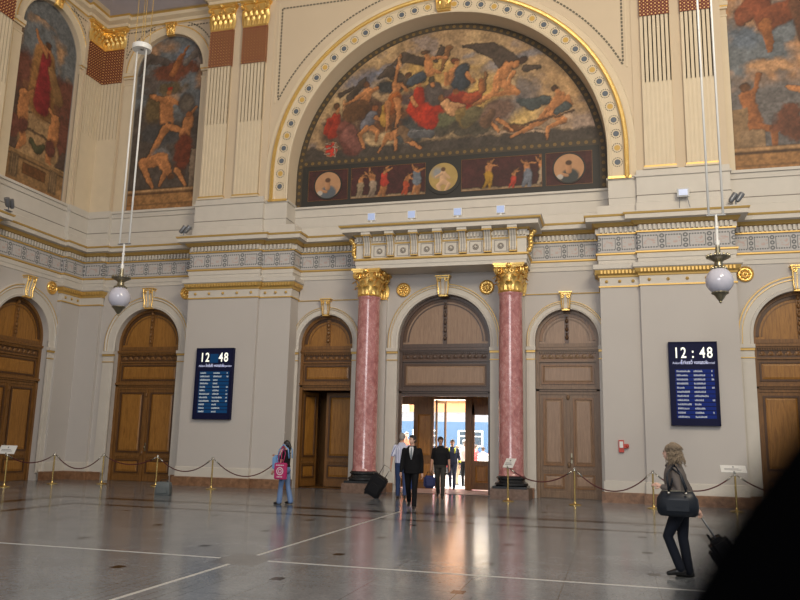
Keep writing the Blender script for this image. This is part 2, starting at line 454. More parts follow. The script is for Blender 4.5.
# main entablature (0 plaster, 1 gold, 2 ornamental frieze)
ENT = [(.0, 7.0, 0), (.03, 7.0, 0), (.03, 7.14, 0), (.055, 7.14, 0), (.055, 7.28, 1), (.10, 7.30, 1), (.10, 7.345, 0), (.03, 7.36, 2), (.03, 7.92, 1),
       (.07, 7.93, 1), (.07, 7.97, 0), (.01, 7.98, 0), (.01, 8.17, 1), (.12, 8.18, 1), (.2, 8.27, 0), (.38, 8.28, 0), (.38, 8.41, 1), (.41, 8.42, 1), (.43, 8.47, 0), (.43, 8.50, 0), (.03, 8.53, 0),
       (.03, 8.86, 0), (.0, 8.88, 0)]
def dentils(mb, path, z0, z1, d0, d1, step=.13, wd=.075, mi=0):
    for i in range(len(path)-1):
        a = Vector(path[i]); b = Vector(path[i+1]); L = (b-a).length
        if L < .3: continue
        t = (b-a)/L; n = Vector((t.y, -t.x)); k = int(L/step)
        for q in range(k):
            s0 = (q+.5)*L/k-wd/2
            p = [a+t*s0+n*d0, a+t*(s0+wd)+n*d0, a+t*(s0+wd)+n*d1, a+t*s0+n*d1]
            mb.add([(v.x, v.y, z) for z in (z0, z1) for v in p], [(0, 1, 2, 3), (4, 5, 6, 7), (0, 1, 5, 4), (1, 2, 6, 5), (2, 3, 7, 6), (3, 0, 4, 7)], mi, raw=True)
cut = [p for p in LOWP if p[1] > 5]
P_L = [(-18.75, 5)]+cut+[(-7.93, WY)]; P_R = [(-2.41, WY)]+RIGP
for k, P in ((2, P_L), (3, P_R)):
    c = MB(); c.sweep(P, ENT); dentils(c, P, 7.99, 8.15, .0, .11, .13, .066)
    o = struct(c.build('trim_%d' % k, ['plaster', 'gold_flat', 'frieze']))
# attic string mouldings
c = MB()
AT = [(0, 9.66, 0), (.05, 9.68, 0), (.05, 9.74, 1), (0, 9.76, 0)]
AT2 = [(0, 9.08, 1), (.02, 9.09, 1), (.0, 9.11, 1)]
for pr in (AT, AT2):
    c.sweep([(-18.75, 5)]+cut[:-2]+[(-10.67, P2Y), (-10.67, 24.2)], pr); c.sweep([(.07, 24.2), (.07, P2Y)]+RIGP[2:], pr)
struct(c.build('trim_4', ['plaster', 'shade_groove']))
# pier caps: neck with gold studs, gold egg moulding, abacus
CAP = [(0, 6.30, 1), (.035, 6.30, 1), (.035, 6.345, 0), (.01, 6.35, 0), (.01, 6.60, 1), (.04, 6.61, 1), (.05, 6.66, 1), (.11, 6.72, 1), (.15, 6.82, 0), (.19, 6.85, 0), (.19, 6.98, 0), (.05, 7.02, 0)]
caps = [[(-18.75, 5), (-18.75, 19.1), (WX, 19.1)], [(WX, 22.95), (-19.1, 22.95), (-19.1, 23.95), (-18.2, 23.95), (-18.2, WY)],
        [(-14.15, WY), (-14.15, P1Y), (-11.5, P1Y), (-11.5, P2Y), (-10.35, P2Y), (-10.35, WY)], RIGP[:6]]
for k, P in enumerate(caps):
    c = MB(); c.sweep(P, CAP)
    dentils(c, P, 6.70, 6.80, .06, .15, .10, .055, 1)
    for i in range(len(P)-1):
        a = Vector(P[i]); b = Vector(P[i+1]); L = (b-a).length
        if L < .9: continue
        t = (b-a)/L; n = Vector((t.y, -t.x)); m = max(3, round(L/.5))
        for q in range(m):
            p = a+t*((q+.5)*L/m)+n*.02; c.ball((p.x, p.y, 6.48), .05, 1, 8, 6)
    struct(c.build('trim_%d' % (5+k), ['plaster', 'gold_flat']))
# thin gold string course between the arches
c = MB()
for a, b in (((-10.35, WY), (-9.5, WY)), ((-9.08, WY), (-7.5, WY)), ((-2.9, WY), (-1.52, WY)), ((-1.1, WY), (-.25, WY))):
    c.sweep([a, b], [(0, 6.25, 0), (.03, 6.26, 1), (.04, 6.29, 0), (0, 6.31, 0)])
struct(c.build('trim_9', ['plaster', 'gold_flat']))
# baseboard
c = MB()
BB = [(.0, .62, 1), (.03, .60, 1), (.03, .30, 0), (.09, .28, 0), (.10, 0, 0)]
def sub(pts): return [Vector(p) for p in pts]
for P in ([(-18.75, 5), (-18.75, 19.1), (WX, 19.1), (WX, 19.55)], [(WX, 22.75), (WX, 22.95), (-19.1, 22.95), (-19.1, 23.95), (-18.2, 23.95), (-18.2, WY), (-17.6, WY)],
          [(-14.8, WY), (-14.15, WY), (-14.15, P1Y), (-11.5, P1Y), (-11.5, P2Y), (-10.35, P2Y), (-10.35, WY), (-10.31, WY)],
          [(-8.25, WY), (-6.8, WY)], [(-3.64, WY), (-2.33, WY)], [(-.29, WY)]+RIGP[:6]+[(3.99, WY)], [(6.7, WY), (8.8, WY)]):
    c.sweep(P, BB)
struct(c.build('baseboard_back', ['red_stone', 'plaster']))

# arch surrounds -------------------------------------------------------
def surround(k, xf, A, ro, zi=4.5, wide=None):
    c = MB(xf); u, zc, r = A['uc'], A['zc'], A['r']; t = ro-r
    c.arch_prof(u, zc, [(r, -.02), (r, .03), (r+t*.18, .05), (r+t*.22, .03), (r+t*.62, .035), (r+t*.66, .07), (r+t*.70, .07), (r+t*.78, .05), (r+t*.86, .09), (r+t*.93, .09), (ro, .05), (ro, 0)],
                [0, 0, 0, 0, 0, 1, 0, 0, 1, 0, 0], 40, stilt=zc-zi-.12)
    for s in (-1, 1):
        a, b = sorted((u+s*(r-.0), u+s*(ro+.0)))
        c.box(a, b, -.02, .05, 0.25, zi, 0)
        c.box(a-.02, b+.02, -.02, .12, zi, zi+.11, 0); c.box(a-.01, b+.01, 0, .09, zi-.07, zi, 1)
        c.box(a-.01, b+.01, 0, .075, zi-.30, zi-.27, 1)
        i0, i1 = a+(b-a)*.25, b-(b-a)*.25
        c.box(i0, i1, .04, .065, .5, zi-.4, 0)
    return struct(c.build('trim_%d' % k, ['plaster', 'gold_flat'], smooth=30))
surround(10, back(WY), SDL, 1.235); surround(11, back(WY), CDR, 1.88); surround(12, back(WY), SDR, 1.235)
surround(13, back(WY), ARL, 1.76); surround(14, back(WY), ARR, 1.76); surround(15, left(WX), dict(uc=21.35, r=1.31, zc=4.87), 1.76)

def along(mb, pts, step, ln, wd, d0, d1, mi):
    pts = [Vector(p) for p in pts]
    pos = 0; nxt = step/2
    for a, b in zip(pts, pts[1:]):
        L = (b-a).length; t = (b-a)/L; n = Vector((-t.y, t.x))*wd/2; p0 = pos; pos += L
        while nxt < pos:
            p = a+t*(nxt-p0); h = t*ln/2; nxt += step
            qs = [p-h-n, p+h-n, p+h+n, p-h+n]
            mb.add([(v.x, d1, v.y) for v in qs], [(0, 1, 2, 3)], mi)
# the great arch
c = MB(back(P2Y))
c.arch_prof(CX, 10.7, [(5.37, -.02), (5.37, .05), (5.42, .07), (5.45, .04), (5.50, .05), (5.52, .03), (5.83, .03), (5.85, .07), (5.90, .12), (5.98, .12), (6.03, .07), (6.06, .03), (6.14, .05), (6.22, .05), (6.25, 0)],
            [0, 0, 0, 0, 0, 0, 0, 0, 0, 0, 0, 0, 0, 0], 96, stilt=.94)
# gold rope
n = 330
for i in range(n+1):
    a = PI*i/n; c.ball((CX+5.94*math.cos(a), .13, 10.7+5.94*math.sin(a)), .075, 1, 6, 4)
for i in range(17):
    for s in (-1, 1): c.ball((CX+5.94*s, .13, 10.7-.055*(i+1)), .075, 1, 6, 4)
for s in (-1, 1):
    a, b = sorted((CX+s*5.37, CX+s*6.06)); c.box(a, b, .0, .12, 9.70, 9.77, 1)
# painted roundels: two blue, one gold
def roundel(mb, u, z, blue):
    for q in range(14):
        a0 = 2*PI*q/14; a1 = a0+2*PI/14*.62
        mb.add([(u+rr*math.cos(a), .036, z+rr*math.sin(a)) for a in (a0, a1) for rr in (.130, .158)], [(0, 1, 3, 2)], 3)
    mb.add([(u+.092*math.cos(2*PI*q/14), .038, z+.092*math.sin(2*PI*q/14)) for q in range(14)], [tuple(range(14))], 2 if blue else 5)
step = .468/5.67
for s in (-1, 1):
    k = 0; a = PI/2-s*step*.98
    while True:
        ang = PI/2-s*step*(k+1.0)
        if 0 < ang < PI: u, z = CX+5.67*math.cos(ang), 10.7+5.67*math.sin(ang)
        else:
            over = (step*(k+1)-PI/2)*5.67; u, z = CX+s*5.67, 10.7-over
        if z < 9.9: break
        roundel(c, u, z, k % 3 != 0); k += 1
# dotted spandrel borders
for s in (-1, 1):
    xv = CX+s*5.93; xe = CX+s*2.05
    def arc(x): return 10.7+math.sqrt(6.55**2-(x-CX)**2)
    along(c, [(xv, arc(xv)+.1), (xv, 17.08)], .13, .09, .06, 0, .012, 4)
    along(c, [(xv, 17.08), (xe, 17.08)], .13, .09, .06, 0, .012, 4)
    pts = [(xv+(xe-xv)*i/24, arc(xv+(xe-xv)*i/24)) for i in range(25)]
    along(c, pts, .13, .09, .06, 0, .012, 4)
    # flat raised margin of the spandrel
    c.box(min(xv-s*-.10, xv-s*-.14), max(xv-s*-.10, xv-s*-.14), 0, .02, 13.4, 17.3, 0)
struct(c.build('trim_16', ['plaster_cream', 'gold', 'slate', 'dash', 'dash', 'ochre_paint'], smooth=35))

# mural niche surrounds
def niche(k, xf, uc, r=1.5, zc=15.58):
    c = MB(xf)
    c.arch_prof(uc, zc, [(r, -.02), (r, .03), (r+.05, .045), (r+.07, .03), (r+.27, .03), (r+.3, .05), (r+.36, .05), (r+.38, 0)], [0, 0, 0, 0, 0, 0, 0], 40)
    for i in range(0, 75):
        a = PI*i/74; c.ball((uc+(r+.33)*math.cos(a), .05, zc+(r+.33)*math.sin(a)), .032, 1, 6, 4)
    for s in (-1, 1):
        a, b = sorted((uc+s*r, uc+s*(r+.38)))
        c.box(a, b, -.02, .04, 9.95, zc-.5, 0)
        c.box(a-.05, b+.05, -.02, .12, zc-.14, zc, 0); c.box(a-.03, b+.03, -.02, .08, zc-.24, zc-.14, 0)
        c.box(a-.04, b+.04, 0, .10, zc-.17, zc-.14, 1); c.box(a-.02, b+.02, -.02, .06, zc-.5, zc-.44, 0)
        if True:
            x1 = uc+s*(r+.44); x2 = uc+s*(r-.75)
            def arc(x): return zc+math.sqrt(max(0, (r+.55)**2-(x-uc)**2))
            along(c, [(x1, arc(x1)+.15), (x1, 17.35), (x2, 17.35)], .13, .09, .05, 0, .012, 2)
            along(c, [(x1+(x2-x1)*i/10, arc(x1+(x2-x1)*i/10)) for i in range(11)], .13, .09, .05, 0, .012, 2)
    return struct(c.build('trim_%d' % k, ['plaster_cream', 'gold', 'dash'], smooth=35))
niche(17, back(WY), MU[0][2]); niche(18, back(WY), MU[1][2]); niche(19, left(WX), 21.3)

# ------------------------------------------------------------------ ornament things
def attach(root, o):
    o.parent = root; o.matrix_parent_inverse = Matrix.Translation(-root.location); return o
def scroll(mb, c, r, turns, wd, side, mi=0, raw=False):
    pts = []; rad = []
    for i in range(22):
        t = i/21; a = PI*.5+side*turns*2*PI*t; rr = r*(1-t*.85)
        pts.append((c[0]+rr*math.cos(a), c[1], c[2]+rr*math.sin(a))); rad.append(wd*(1-.4*t))
    mb.tube([mb.xf(*p) if mb.xf else p for p in pts], rad, 6, mi, raw=True)
def leaf(mb, uc, zb, h, wd, d, curl, mi=0):
    vs = []; nr, nc = 7, 5
    for i in range(nr):
        t = i/(nr-1)
        wz = wd*(.75+.35*math.sin(PI*min(1, t*1.05)))*(1-.55*max(0, t-.72)/.28)*(1+.10*math.sin(t*18))
        for j in range(nc):
            s = (j/(nc-1)-.5)*2
            dd = d+.02+curl*max(0, t-.35)**2*2.2+.018*(1-abs(s))*(1 if j % 2 == 0 else .4)-.03*s*s
            zz = zb+h*(t if t < .82 else .82-(t-.82)*.9)
            vs.append((uc+s*wd/2*wz/wd, dd, zz))
    mb.add(vs, [(i*nc+j, i*nc+j+1, (i+1)*nc+j+1, (i+1)*nc+j) for i in range(nr-1) for j in range(nc-1)], mi)
def flat_capital(mb, u0, u1, z0, z1, d, mi=0, sides=True):
    H = z1-z0; w = u1-u0
    zs = [z0, z0+.05*H, z0+.5*H, z0+.86*H]; ex = [0, 0, .01, .07]
    for k in range(3):
        vs = []
        for q in (k, k+1):
            e = ex[q]*1.0
            vs += [(u0-e, -.02, zs[q]), (u0-e, d+e, zs[q]), (u1+e, d+e, zs[q]), (u1+e, -.02, zs[q])]
        mb.add(vs, [(0, 1, 5, 4), (1, 2, 6, 5), (2, 3, 7, 6)], mi)
    mb.box(u0-.03, u1+.03, -.02, d+.04, z0-.03, z0+.04, mi)
    n = 4
    for i in range(n): leaf(mb, u0+w*(i+.5)/n, z0+.03, H*.42, w/n*1.0, d, .16, mi)
    for i in range(n+1): leaf(mb, u0+w*i/n, z0+.05, H*.66, w/n*1.05, d-.01, .20, mi)
    for s, uu in ((1, u0+.0), (-1, u1-.0)):
        scroll(mb, (uu-s*.02, d+.12, z0+H*.74), .105, 1.4, .035, s, mi)
        scroll(mb, ((u0+u1)/2-s*.11, d+.06, z0+H*.72), .075, 1.3, .024, -s, mi)
    mb.box(u0-.12, u1+.12, -.02, d+.13, z0+.86*H, z0+.92*H, mi); mb.box(u0-.15, u1+.15, -.02, d+.16, z0+.92*H, z1, mi)
    mb.ball(((u0+u1)/2, d+.17, z0+.88*H), .085, mi, 8, 6)
    for i in range(3): mb.ball((u0+w*(i+.5)/3, d+.08, z0+.60*H), .04, mi, 6, 5)
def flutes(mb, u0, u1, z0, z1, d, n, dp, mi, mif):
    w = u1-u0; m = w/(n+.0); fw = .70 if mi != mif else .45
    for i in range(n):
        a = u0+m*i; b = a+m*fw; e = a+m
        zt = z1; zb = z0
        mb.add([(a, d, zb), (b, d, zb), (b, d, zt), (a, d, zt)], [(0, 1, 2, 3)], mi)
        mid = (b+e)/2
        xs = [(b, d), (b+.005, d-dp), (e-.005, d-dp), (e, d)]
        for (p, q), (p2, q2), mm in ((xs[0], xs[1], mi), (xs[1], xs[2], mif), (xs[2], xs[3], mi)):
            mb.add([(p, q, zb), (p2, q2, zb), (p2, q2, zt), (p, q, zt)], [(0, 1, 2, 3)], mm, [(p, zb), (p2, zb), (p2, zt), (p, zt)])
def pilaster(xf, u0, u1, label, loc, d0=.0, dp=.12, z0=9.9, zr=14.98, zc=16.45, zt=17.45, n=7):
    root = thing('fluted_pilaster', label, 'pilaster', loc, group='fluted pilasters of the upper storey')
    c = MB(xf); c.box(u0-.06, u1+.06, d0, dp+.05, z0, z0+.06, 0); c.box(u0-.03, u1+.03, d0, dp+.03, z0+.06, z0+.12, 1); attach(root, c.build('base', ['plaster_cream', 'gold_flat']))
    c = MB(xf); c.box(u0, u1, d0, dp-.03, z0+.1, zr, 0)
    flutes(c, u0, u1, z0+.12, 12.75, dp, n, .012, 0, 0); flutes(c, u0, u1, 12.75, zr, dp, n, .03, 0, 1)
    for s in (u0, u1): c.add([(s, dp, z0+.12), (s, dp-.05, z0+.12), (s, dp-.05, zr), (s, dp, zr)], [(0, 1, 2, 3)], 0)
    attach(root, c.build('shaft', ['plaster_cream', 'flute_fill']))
    c = MB(xf); q = [(u0-.01, d0), (u0-.01, dp+.02), (u1+.01, dp+.02), (u1+.01, d0)]; L = 0
    for (a, b) in zip(q, q[1:]):
        l = math.hypot(b[0]-a[0], b[1]-a[1])
        c.add([(a[0], a[1], zr), (b[0], b[1], zr), (b[0], b[1], zc), (a[0], a[1], zc)], [(0, 1, 2, 3)], 0, [(L, 0), (L+l, 0), (L+l, zc-zr), (L, zc-zr)]); L += l
    attach(root, c.build('patterned_band', ['red_lattice']))
    c = MB(xf); flat_capital(c, u0+.03, u1-.03, zc, zt, dp, 0); attach(root, c.build('capital', ['gold'], smooth=40))
    return root
PY = 23.42
for (a, b, lb) in ((-14.03, -13.12, 'cream fluted pilaster with gold capital, nearer the left mural, left of the great arch'),
                   (-12.70, -11.76, 'cream fluted pilaster with gold capital beside the left spandrel of the great arch'),
                   (1.17, 2.05, 'cream fluted pilaster with red top band beside the right spandrel of the great arch'),
                   (2.38, 3.26, 'cream fluted pilaster with red top band nearer the right-hand mural')):
    pilaster(back(PY), a, b, lb, ((a+b)/2, PY, 9.9))
pilaster(left(-18.85), 17.92, 18.87, 'fluted pilaster with dark red top band at the far left picture edge', (-18.85, 18.4, 9.9))
# corner pilaster, folded round the corner
root = thing('corner_pilaster', 'folded fluted pilaster in the room corner with gold capital and red band', 'pilaster', (-19.1, 23.95, 9.95))
for nm, zz in (('shaft', 0), ('patterned_band', 1), ('capital', 2)):
    c = MB()
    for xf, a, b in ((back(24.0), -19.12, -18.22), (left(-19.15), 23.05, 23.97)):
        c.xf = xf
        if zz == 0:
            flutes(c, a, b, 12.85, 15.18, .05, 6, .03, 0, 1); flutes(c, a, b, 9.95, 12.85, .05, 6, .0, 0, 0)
            c.box(a, b, -.02, .015, 9.95, 15.18, 0)
        elif zz == 1:
            c.add([(a, .06, 15.18), (b, .06, 15.18), (b, .06, 16.62), (a, .06, 16.62)], [(0, 1, 2, 3)], 0, [(0, 0), (b-a, 0), (b-a, 1.44), (0, 1.44)])
            c.box(a+.01, b-.01, -.02, .035, 15.19, 16.6, 0)
        else: flat_capital(c, a+.04, b-.04, 16.62, 17.48, .05, 0)
    attach(root, c.build(nm, [['plaster_cream', 'flute_fill'], ['red_lattice'], ['gold']][zz], smooth=40 if zz == 2 else False))

# pink marble columns
def column_part_capital(H, r):
    c = MB(); n = 12
    bell = [(r*.93, 0), (r*.97, .03), (r*.9, .06), (r*.92, H*.5), (r*1.02, H*.75), (r*1.16, H*.86)]
    c.lathe((0, 0, 0), bell, 28, 0)
    c.lathe((0, 0, 0), [(r*1.0, -.03), (r*1.08, 0), (r*1.0, .035)], 28, 0)
    for row, (cnt, zb, h, ph) in enumerate(((8, .03, H*.40, 0), (8, .04, H*.66, PI/8))):
        for i in range(cnt):
            a = 2*PI*i/cnt+ph
            c.xf = (lambda a: lambda u, d, z: ((r*.93+d)*math.cos(a)-u*math.sin(a), (r*.93+d)*math.sin(a)+u*math.cos(a), z))(a)
            leaf(c, 0, zb, h, r*.62, 0, .19+.04*row, 0)
    for i in range(4):
        a = PI/4+i*PI/2
        c.xf = (lambda a: lambda u, d, z: ((r*1.2+d)*math.cos(a)-u*math.sin(a), (r*1.2+d)*math.sin(a)+u*math.cos(a), z))(a)
        # corner volutes: discs seen from the sides
        for s in (-1, 1):
            pts = []; rad = []
            for q in range(20):
                t = q/19; b = PI*.5-1.35*2*PI*t; rr = .13*(1-.85*t)
                pts.append(c.xf(s*.045, .02+rr*math.cos(b), H*.74+rr*math.sin(b))); rad.append(.036*(1-.4*t))
            c.tube(pts, rad, 6, 0, raw=True)
        a = i*PI/2
        c.xf = (lambda a: lambda u, d, z: ((r*1.15+d)*math.cos(a)-u*math.sin(a), (r*1.15+d)*math.sin(a)+u*math.cos(a), z))(a)
        for s in (-1, 1): scroll(c, (s*.10, .0, H*.72), .08, 1.3, .024, s, 0)
        c.ball((0, .05, H*.90), .085, 0, 8, 6)
    c.xf = None
    # abacus with concave sides
    for (z0, z1, k) in ((H*.86, H*.92, 1.34), (H*.92, H, 1.44)):
        out = []
        for i in range(4):
            a0 = PI/4+i*PI/2
            A = Vector((math.cos(a0), math.sin(a0)))*r*k*1.28; B = Vector((math.cos(a0+PI/2), math.sin(a0+PI/2)))*r*k*1.28
            for q in range(6):
                t = q/6; p = A.lerp(B, t); p *= 1-.10*math.sin(PI*t); out.append(p)
        m = len(out)
        c.add([(p.x, p.y, z) for z in (z0, z1) for p in out], [(i, (i+1) % m, m+(i+1) % m, m+i) for i in range(m)]+[tuple(range(m)), tuple(range(m, 2*m))], 0)
    return c
def make_column(x, y, label):
    root = thing('marble_column', label, 'column', (x, y, 0), group='pink marble columns of the portal')
    c = MB(); c.box(-.56, .56, -.54, .7, 0, .27, 0); c.box(-.54, .54, -.52, .7, .27, .30, 0); c.build('pedestal', 'grey_stone', root)
    c = MB(); c.box(-.50, .50, -.48, .48, .30, .37)
    c.lathe((0, 0, 0), [(.45, .37), (.50, .40), (.50, .45), (.455, .48), (.42, .50), (.40, .54), (.42, .57), (.445, .59), (.445, .62), (.41, .65), (.385, .66), (.3, .665)], 40); c.build('base', 'black_stone', root, smooth=40)
    c = MB(); c.lathe((0, 0, 0), [(.385, .655), (.40, .67), (.385, .70), (.372, .74), (.372, 2.5), (.366, 4.5), (.352, 6.08), (.36, 6.12), (.375, 6.15), (.375, 6.19), (.33, 6.2)], 48); c.build('shaft', 'pink_marble', root, smooth=40)
    c = column_part_capital(.86, .37); c.v = [(a, b, z+6.22) for a, b, z in c.v]; c.build('capital', 'gold', root, smooth=40)
    return root
colL = make_column(-7.56, 23.4, 'pink marble column with gold capital on the left of the central doorway')
colR = copy_tree(colL); colR.location = (-2.95, 23.4, 0); colR['label'] = 'pink marble column with gold capital on the right of the central doorway'
# responds on the wall behind the columns
for x, lb in ((-7.5, 'flat grey wall pilaster with gold capital behind the left pink column'), (-2.95, 'flat grey wall pilaster with gold capital behind the right pink column')):
    root = thing('wall_pilaster', lb, 'pilaster', (x, WY, 0))
    c = MB(back(WY)); c.box(x-.36, x+.36, -.02, .10, .0, 6.25, 0); c.box(x-.40, x+.40, 0, .13, 0, .3, 1); attach(root, c.build('shaft', ['wall_grey', 'red_stone']))
    c = MB(back(WY)); flat_capital(c, x-.34, x+.34, 6.25, 7.05, .10); attach(root, c.build('capital', 'gold', smooth=40))

# portal entablature on the columns
EX0, EX1, EY = -7.93, -2.41, 23.03
root = thing('portal_entablature', 'projecting grey and gold entablature with scroll brackets on the two pink columns', 'entablature', (-5.2, 23.5, 7.08))
EP = [(EX0, WY), (EX0, EY), (EX1, EY), (EX1, WY)]
c = MB(); c.sweep(EP, [(0, 7.08, 0), (0, 7.20, 0), (.02, 7.20, 0), (.02, 7.33, 0), (.03, 7.335, 1), (.07, 7.36, 1), (.07, 7.41, 0), (0, 7.43, 0)])
c.add([(EX0, EY, 7.08), (EX1, EY, 7.08), (EX1, WY, 7.08), (EX0, WY, 7.08)], [(0, 1, 2, 3)], 0, raw=True)
attach(root, c.build('architrave', ['plaster', 'gold_flat']))
c = MB(); c.sweep(EP, [(0, 7.43, 0), (0, 7.86, 0), (.02, 7.865, 1), (.03, 7.90, 1), (.0, 7.92, 0), (0, 8.2, 0)])
attach(root, c.build('frieze', ['plaster', 'gold_flat']))
c = MB(); c.sweep(EP, [(0, 8.0, 0), (.03, 8.14, 1), (.07, 8.15, 1), (.10, 8.2, 0), (.40, 8.22, 0), (.40, 8.34, 0), (.44, 8.36, 1), (.47, 8.38, 1), (.49, 8.43, 0), (.51, 8.46, 0), (.51, 8.49, 0), (.0, 8.52, 0)])
dentils(c, EP, 7.97, 8.11, -.01, .08, .11, .055)
c.add([(EX0, EY, 8.52), (EX1, EY, 8.52), (EX1, WY, 8.52), (EX0, WY, 8.52)], [(0, 1, 2, 3)], 0, raw=True)
attach(root, c.build('cornice', ['plaster', 'gold_flat']))
bx = [EX0+.40+(EX1-EX0-.80)*i/6 for i in range(7)]
for x in bx:
    c = MB(back(EY)); w2 = .115
    pr = [(.0, 7.45), (.09, 7.46), (.12, 7.52), (.08, 7.60), (.09, 7.75), (.14, 7.92), (.24, 8.06), (.32, 8.12), (.32, 8.21), (0, 8.21)]
    for s0, s1 in ((-w2, w2),):
        vs = [(x+s, d, z) for s in (s0, s1) for d, z in pr]; m = len(pr)
        c.add(vs, [tuple(range(m)), tuple(range(m, 2*m))]+[(i, i+1, m+i+1, m+i) for i in range(m-1)], 0)
    for dx in (-.04, .04):
        for (p, q) in zip(pr[1:7], pr[2:8]):
            c.add([(x+dx-.012, p[0]+.006, p[1]), (x+dx+.012, p[0]+.006, p[1]), (x+dx+.012, q[0]+.006, q[1]), (x+dx-.012, q[0]+.006, q[1])], [(0, 1, 2, 3)], 2)
    for s in (-1, 1):
        for (p, q) in zip(pr[1:7], pr[2:8]):
            c.add([(x+s*w2-.012, p[0]+.004, p[1]), (x+s*w2+.012, p[0]+.004, p[1]), (x+s*w2+.012, q[0]+.012, q[1]), (x+s*w2-.012, q[0]+.012, q[1])], [(0, 1, 2, 3)], 1)
    c.box(x-.15, x+.15, 0, .36, 8.14, 8.22, 0); c.box(x-.155, x+.155, .0, .34, 8.10, 8.14, 1)
    c.box(x-.12, x+.12, .0, .13, 7.44, 7.47, 1)
    attach(root, c.build('bracket', ['plaster', 'gold_flat', 'shade_groove']))
for a, b in zip(bx, bx[1:]):
    x = (a+b)/2; c = MB(back(EY))
    c.frame(x-.20, x+.20, 7.46, 7.84, .02, 0, .012, 1)
    c.xf = lambda u, d, z: (u, EY-d, z)
    vs = []
    for q in range(16):
        t = 2*PI*q/16
        for rr, dd in ((.10, .005), (.09, .03), (.06, .03), (.05, .01)): vs.append((x+rr*math.cos(t), dd, 7.65+rr*math.sin(t)))
    c.add(vs, [(q*4+j, q*4+j+1, ((q+1) % 16)*4+j+1, ((q+1) % 16)*4+j) for q in range(16) for j in range(3)], 1)
    c.ball((x, .02, 7.65), .045, 0, 10, 6)
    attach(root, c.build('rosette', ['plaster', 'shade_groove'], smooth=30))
for s, x in ((-1, EX0), (1, EX1)):   # gilded side consoles
    c = MB(); pts = []; 
    for q in range(24):
        t = q/23; z = 7.46+.66*t; o = .05+.20*t**1.6+.05*math.sin(t*2*PI)
        pts.append((x+s*o, EY+.12, z))
    c.tube(pts, [.075-.02*math.sin(PI*q/23) for q in range(24)], 8, 0)
    for q in (2, 6, 10, 14, 18, 22): c.ball(pts[q], .085, 0, 8, 6)
    attach(root, c.build('side_console', 'gold', smooth=True))

# keystones
def keystone(xf, u, zb, zt, w0, w1, d, label, loc, gold_all=False):
    root = thing('keystone', label, 'keystone', loc, group='scroll keystones')
    c = MB(xf); pr = [(d*.55, zb), (d*.75, zb+.04), (d*.6, zb+(zt-zb)*.35), (d*.95, zb+(zt-zb)*.75), (d, zt)]
    vs = []; m = len(pr)
    for (dd, z) in pr:
        t = (z-zb)/(zt-zb); hw = (w0+(w1-w0)*t)/2; vs += [(u-hw, -.02, z), (u-hw, dd, z), (u+hw, dd, z), (u+hw, -.02, z)]
    c.add(vs, [(4*i+j, 4*i+j+1, 4*i+j+5, 4*i+j+4) for i in range(m-1) for j in range(3)]+[(0, 1, 2, 3), tuple(4*(m-1)+j for j in range(4))], 0)
    attach(root, c.build('block', 'gold' if gold_all else 'plaster'))
    c = MB(xf); h = zt-zb
    c.box(u-w1/2-.05, u+w1/2+.05, -.02, d+.05, zt, zt+.035, 0); c.box(u-w1/2-.02, u+w1/2+.02, -.02, d+.02, zt-.06, zt-.03, 0)
    for s in (-1, 1):
        c.tube([xf(u+s*(w0/2)*(1-i/4)+s*(w1/2)*(i/4), pr[i][0]+.01, pr[i][1]) for i in range(5)], .022, 6, 0, raw=True)
        c.tube([xf(u+s*.07, pr[i][0]+.01, pr[i][1]) for i in range(5)], .012, 6, 0, raw=True)
        scroll(c, (u+s*w1*.32, d+.02, zt-.12), .06, 1.3, .02, s)
    c.box(u-w0/2-.02, u+w0/2+.02, -.02, d*.55+.02, zb-.03, zb+.02, 0)
    if gold_all:
        leaf(c, u, zb+.05, h*.6, w0*.8, d*.6, .12); leaf(c, u-w0*.35, zb+.02, h*.5, w0*.5, d*.5, .1); leaf(c, u+w0*.35, zb+.02, h*.5, w0*.5, d*.5, .1)
    attach(root, c.build('gilding', 'gold', smooth=40)); return root
B24 = back(WY)
keystone(B24, CDR['uc'], 6.32, 6.93, .26, .40, .22, 'white and gold scroll keystone over the wide central doorway', (CDR['uc'], WY, 6.3))
keystone(B24, SDL['uc'], 5.76, 6.28, .20, .30, .18, 'white and gold scroll keystone over the narrow doorway left of the left column', (SDL['uc'], WY, 5.75))
keystone(B24, SDR['uc'], 5.76, 6.28, .20, .30, .18, 'white and gold scroll keystone over the narrow closed door right of the right column', (SDR['uc'], WY, 5.75))
keystone(B24, ARL['uc'], 6.17, 6.86, .28, .38, .20, 'white and gold scroll keystone over the door left of the left board', (ARL['uc'], WY, 6.15))
keystone(B24, ARR['uc'], 6.17, 6.86, .28, .38, .20, 'white and gold scroll keystone at the right picture edge', (ARR['uc'], WY, 6.15))
keystone(left(WX), 21.35, 6.17, 6.86, .28, .38, .20, 'white and gold scroll keystone over the left wall door', (WX, 21.35, 6.15))
keystone(back(P2Y), CX+.13, 16.12, 16.95, .42, .62, .25, 'large gilded keystone at the top of the great arch', (CX, P2Y, 16.1), True)
keystone(B24, MU[0][2]+.02, 17.02, 17.46, .26, .36, .16, 'small gilded keystone above the left mural of the back wall', (MU[0][2], WY, 17), True)
keystone(left(WX), 21.3, 17.02, 17.46, .26, .36, .16, 'small gilded keystone above the mural on the left wall', (WX, 21.3, 17), True)

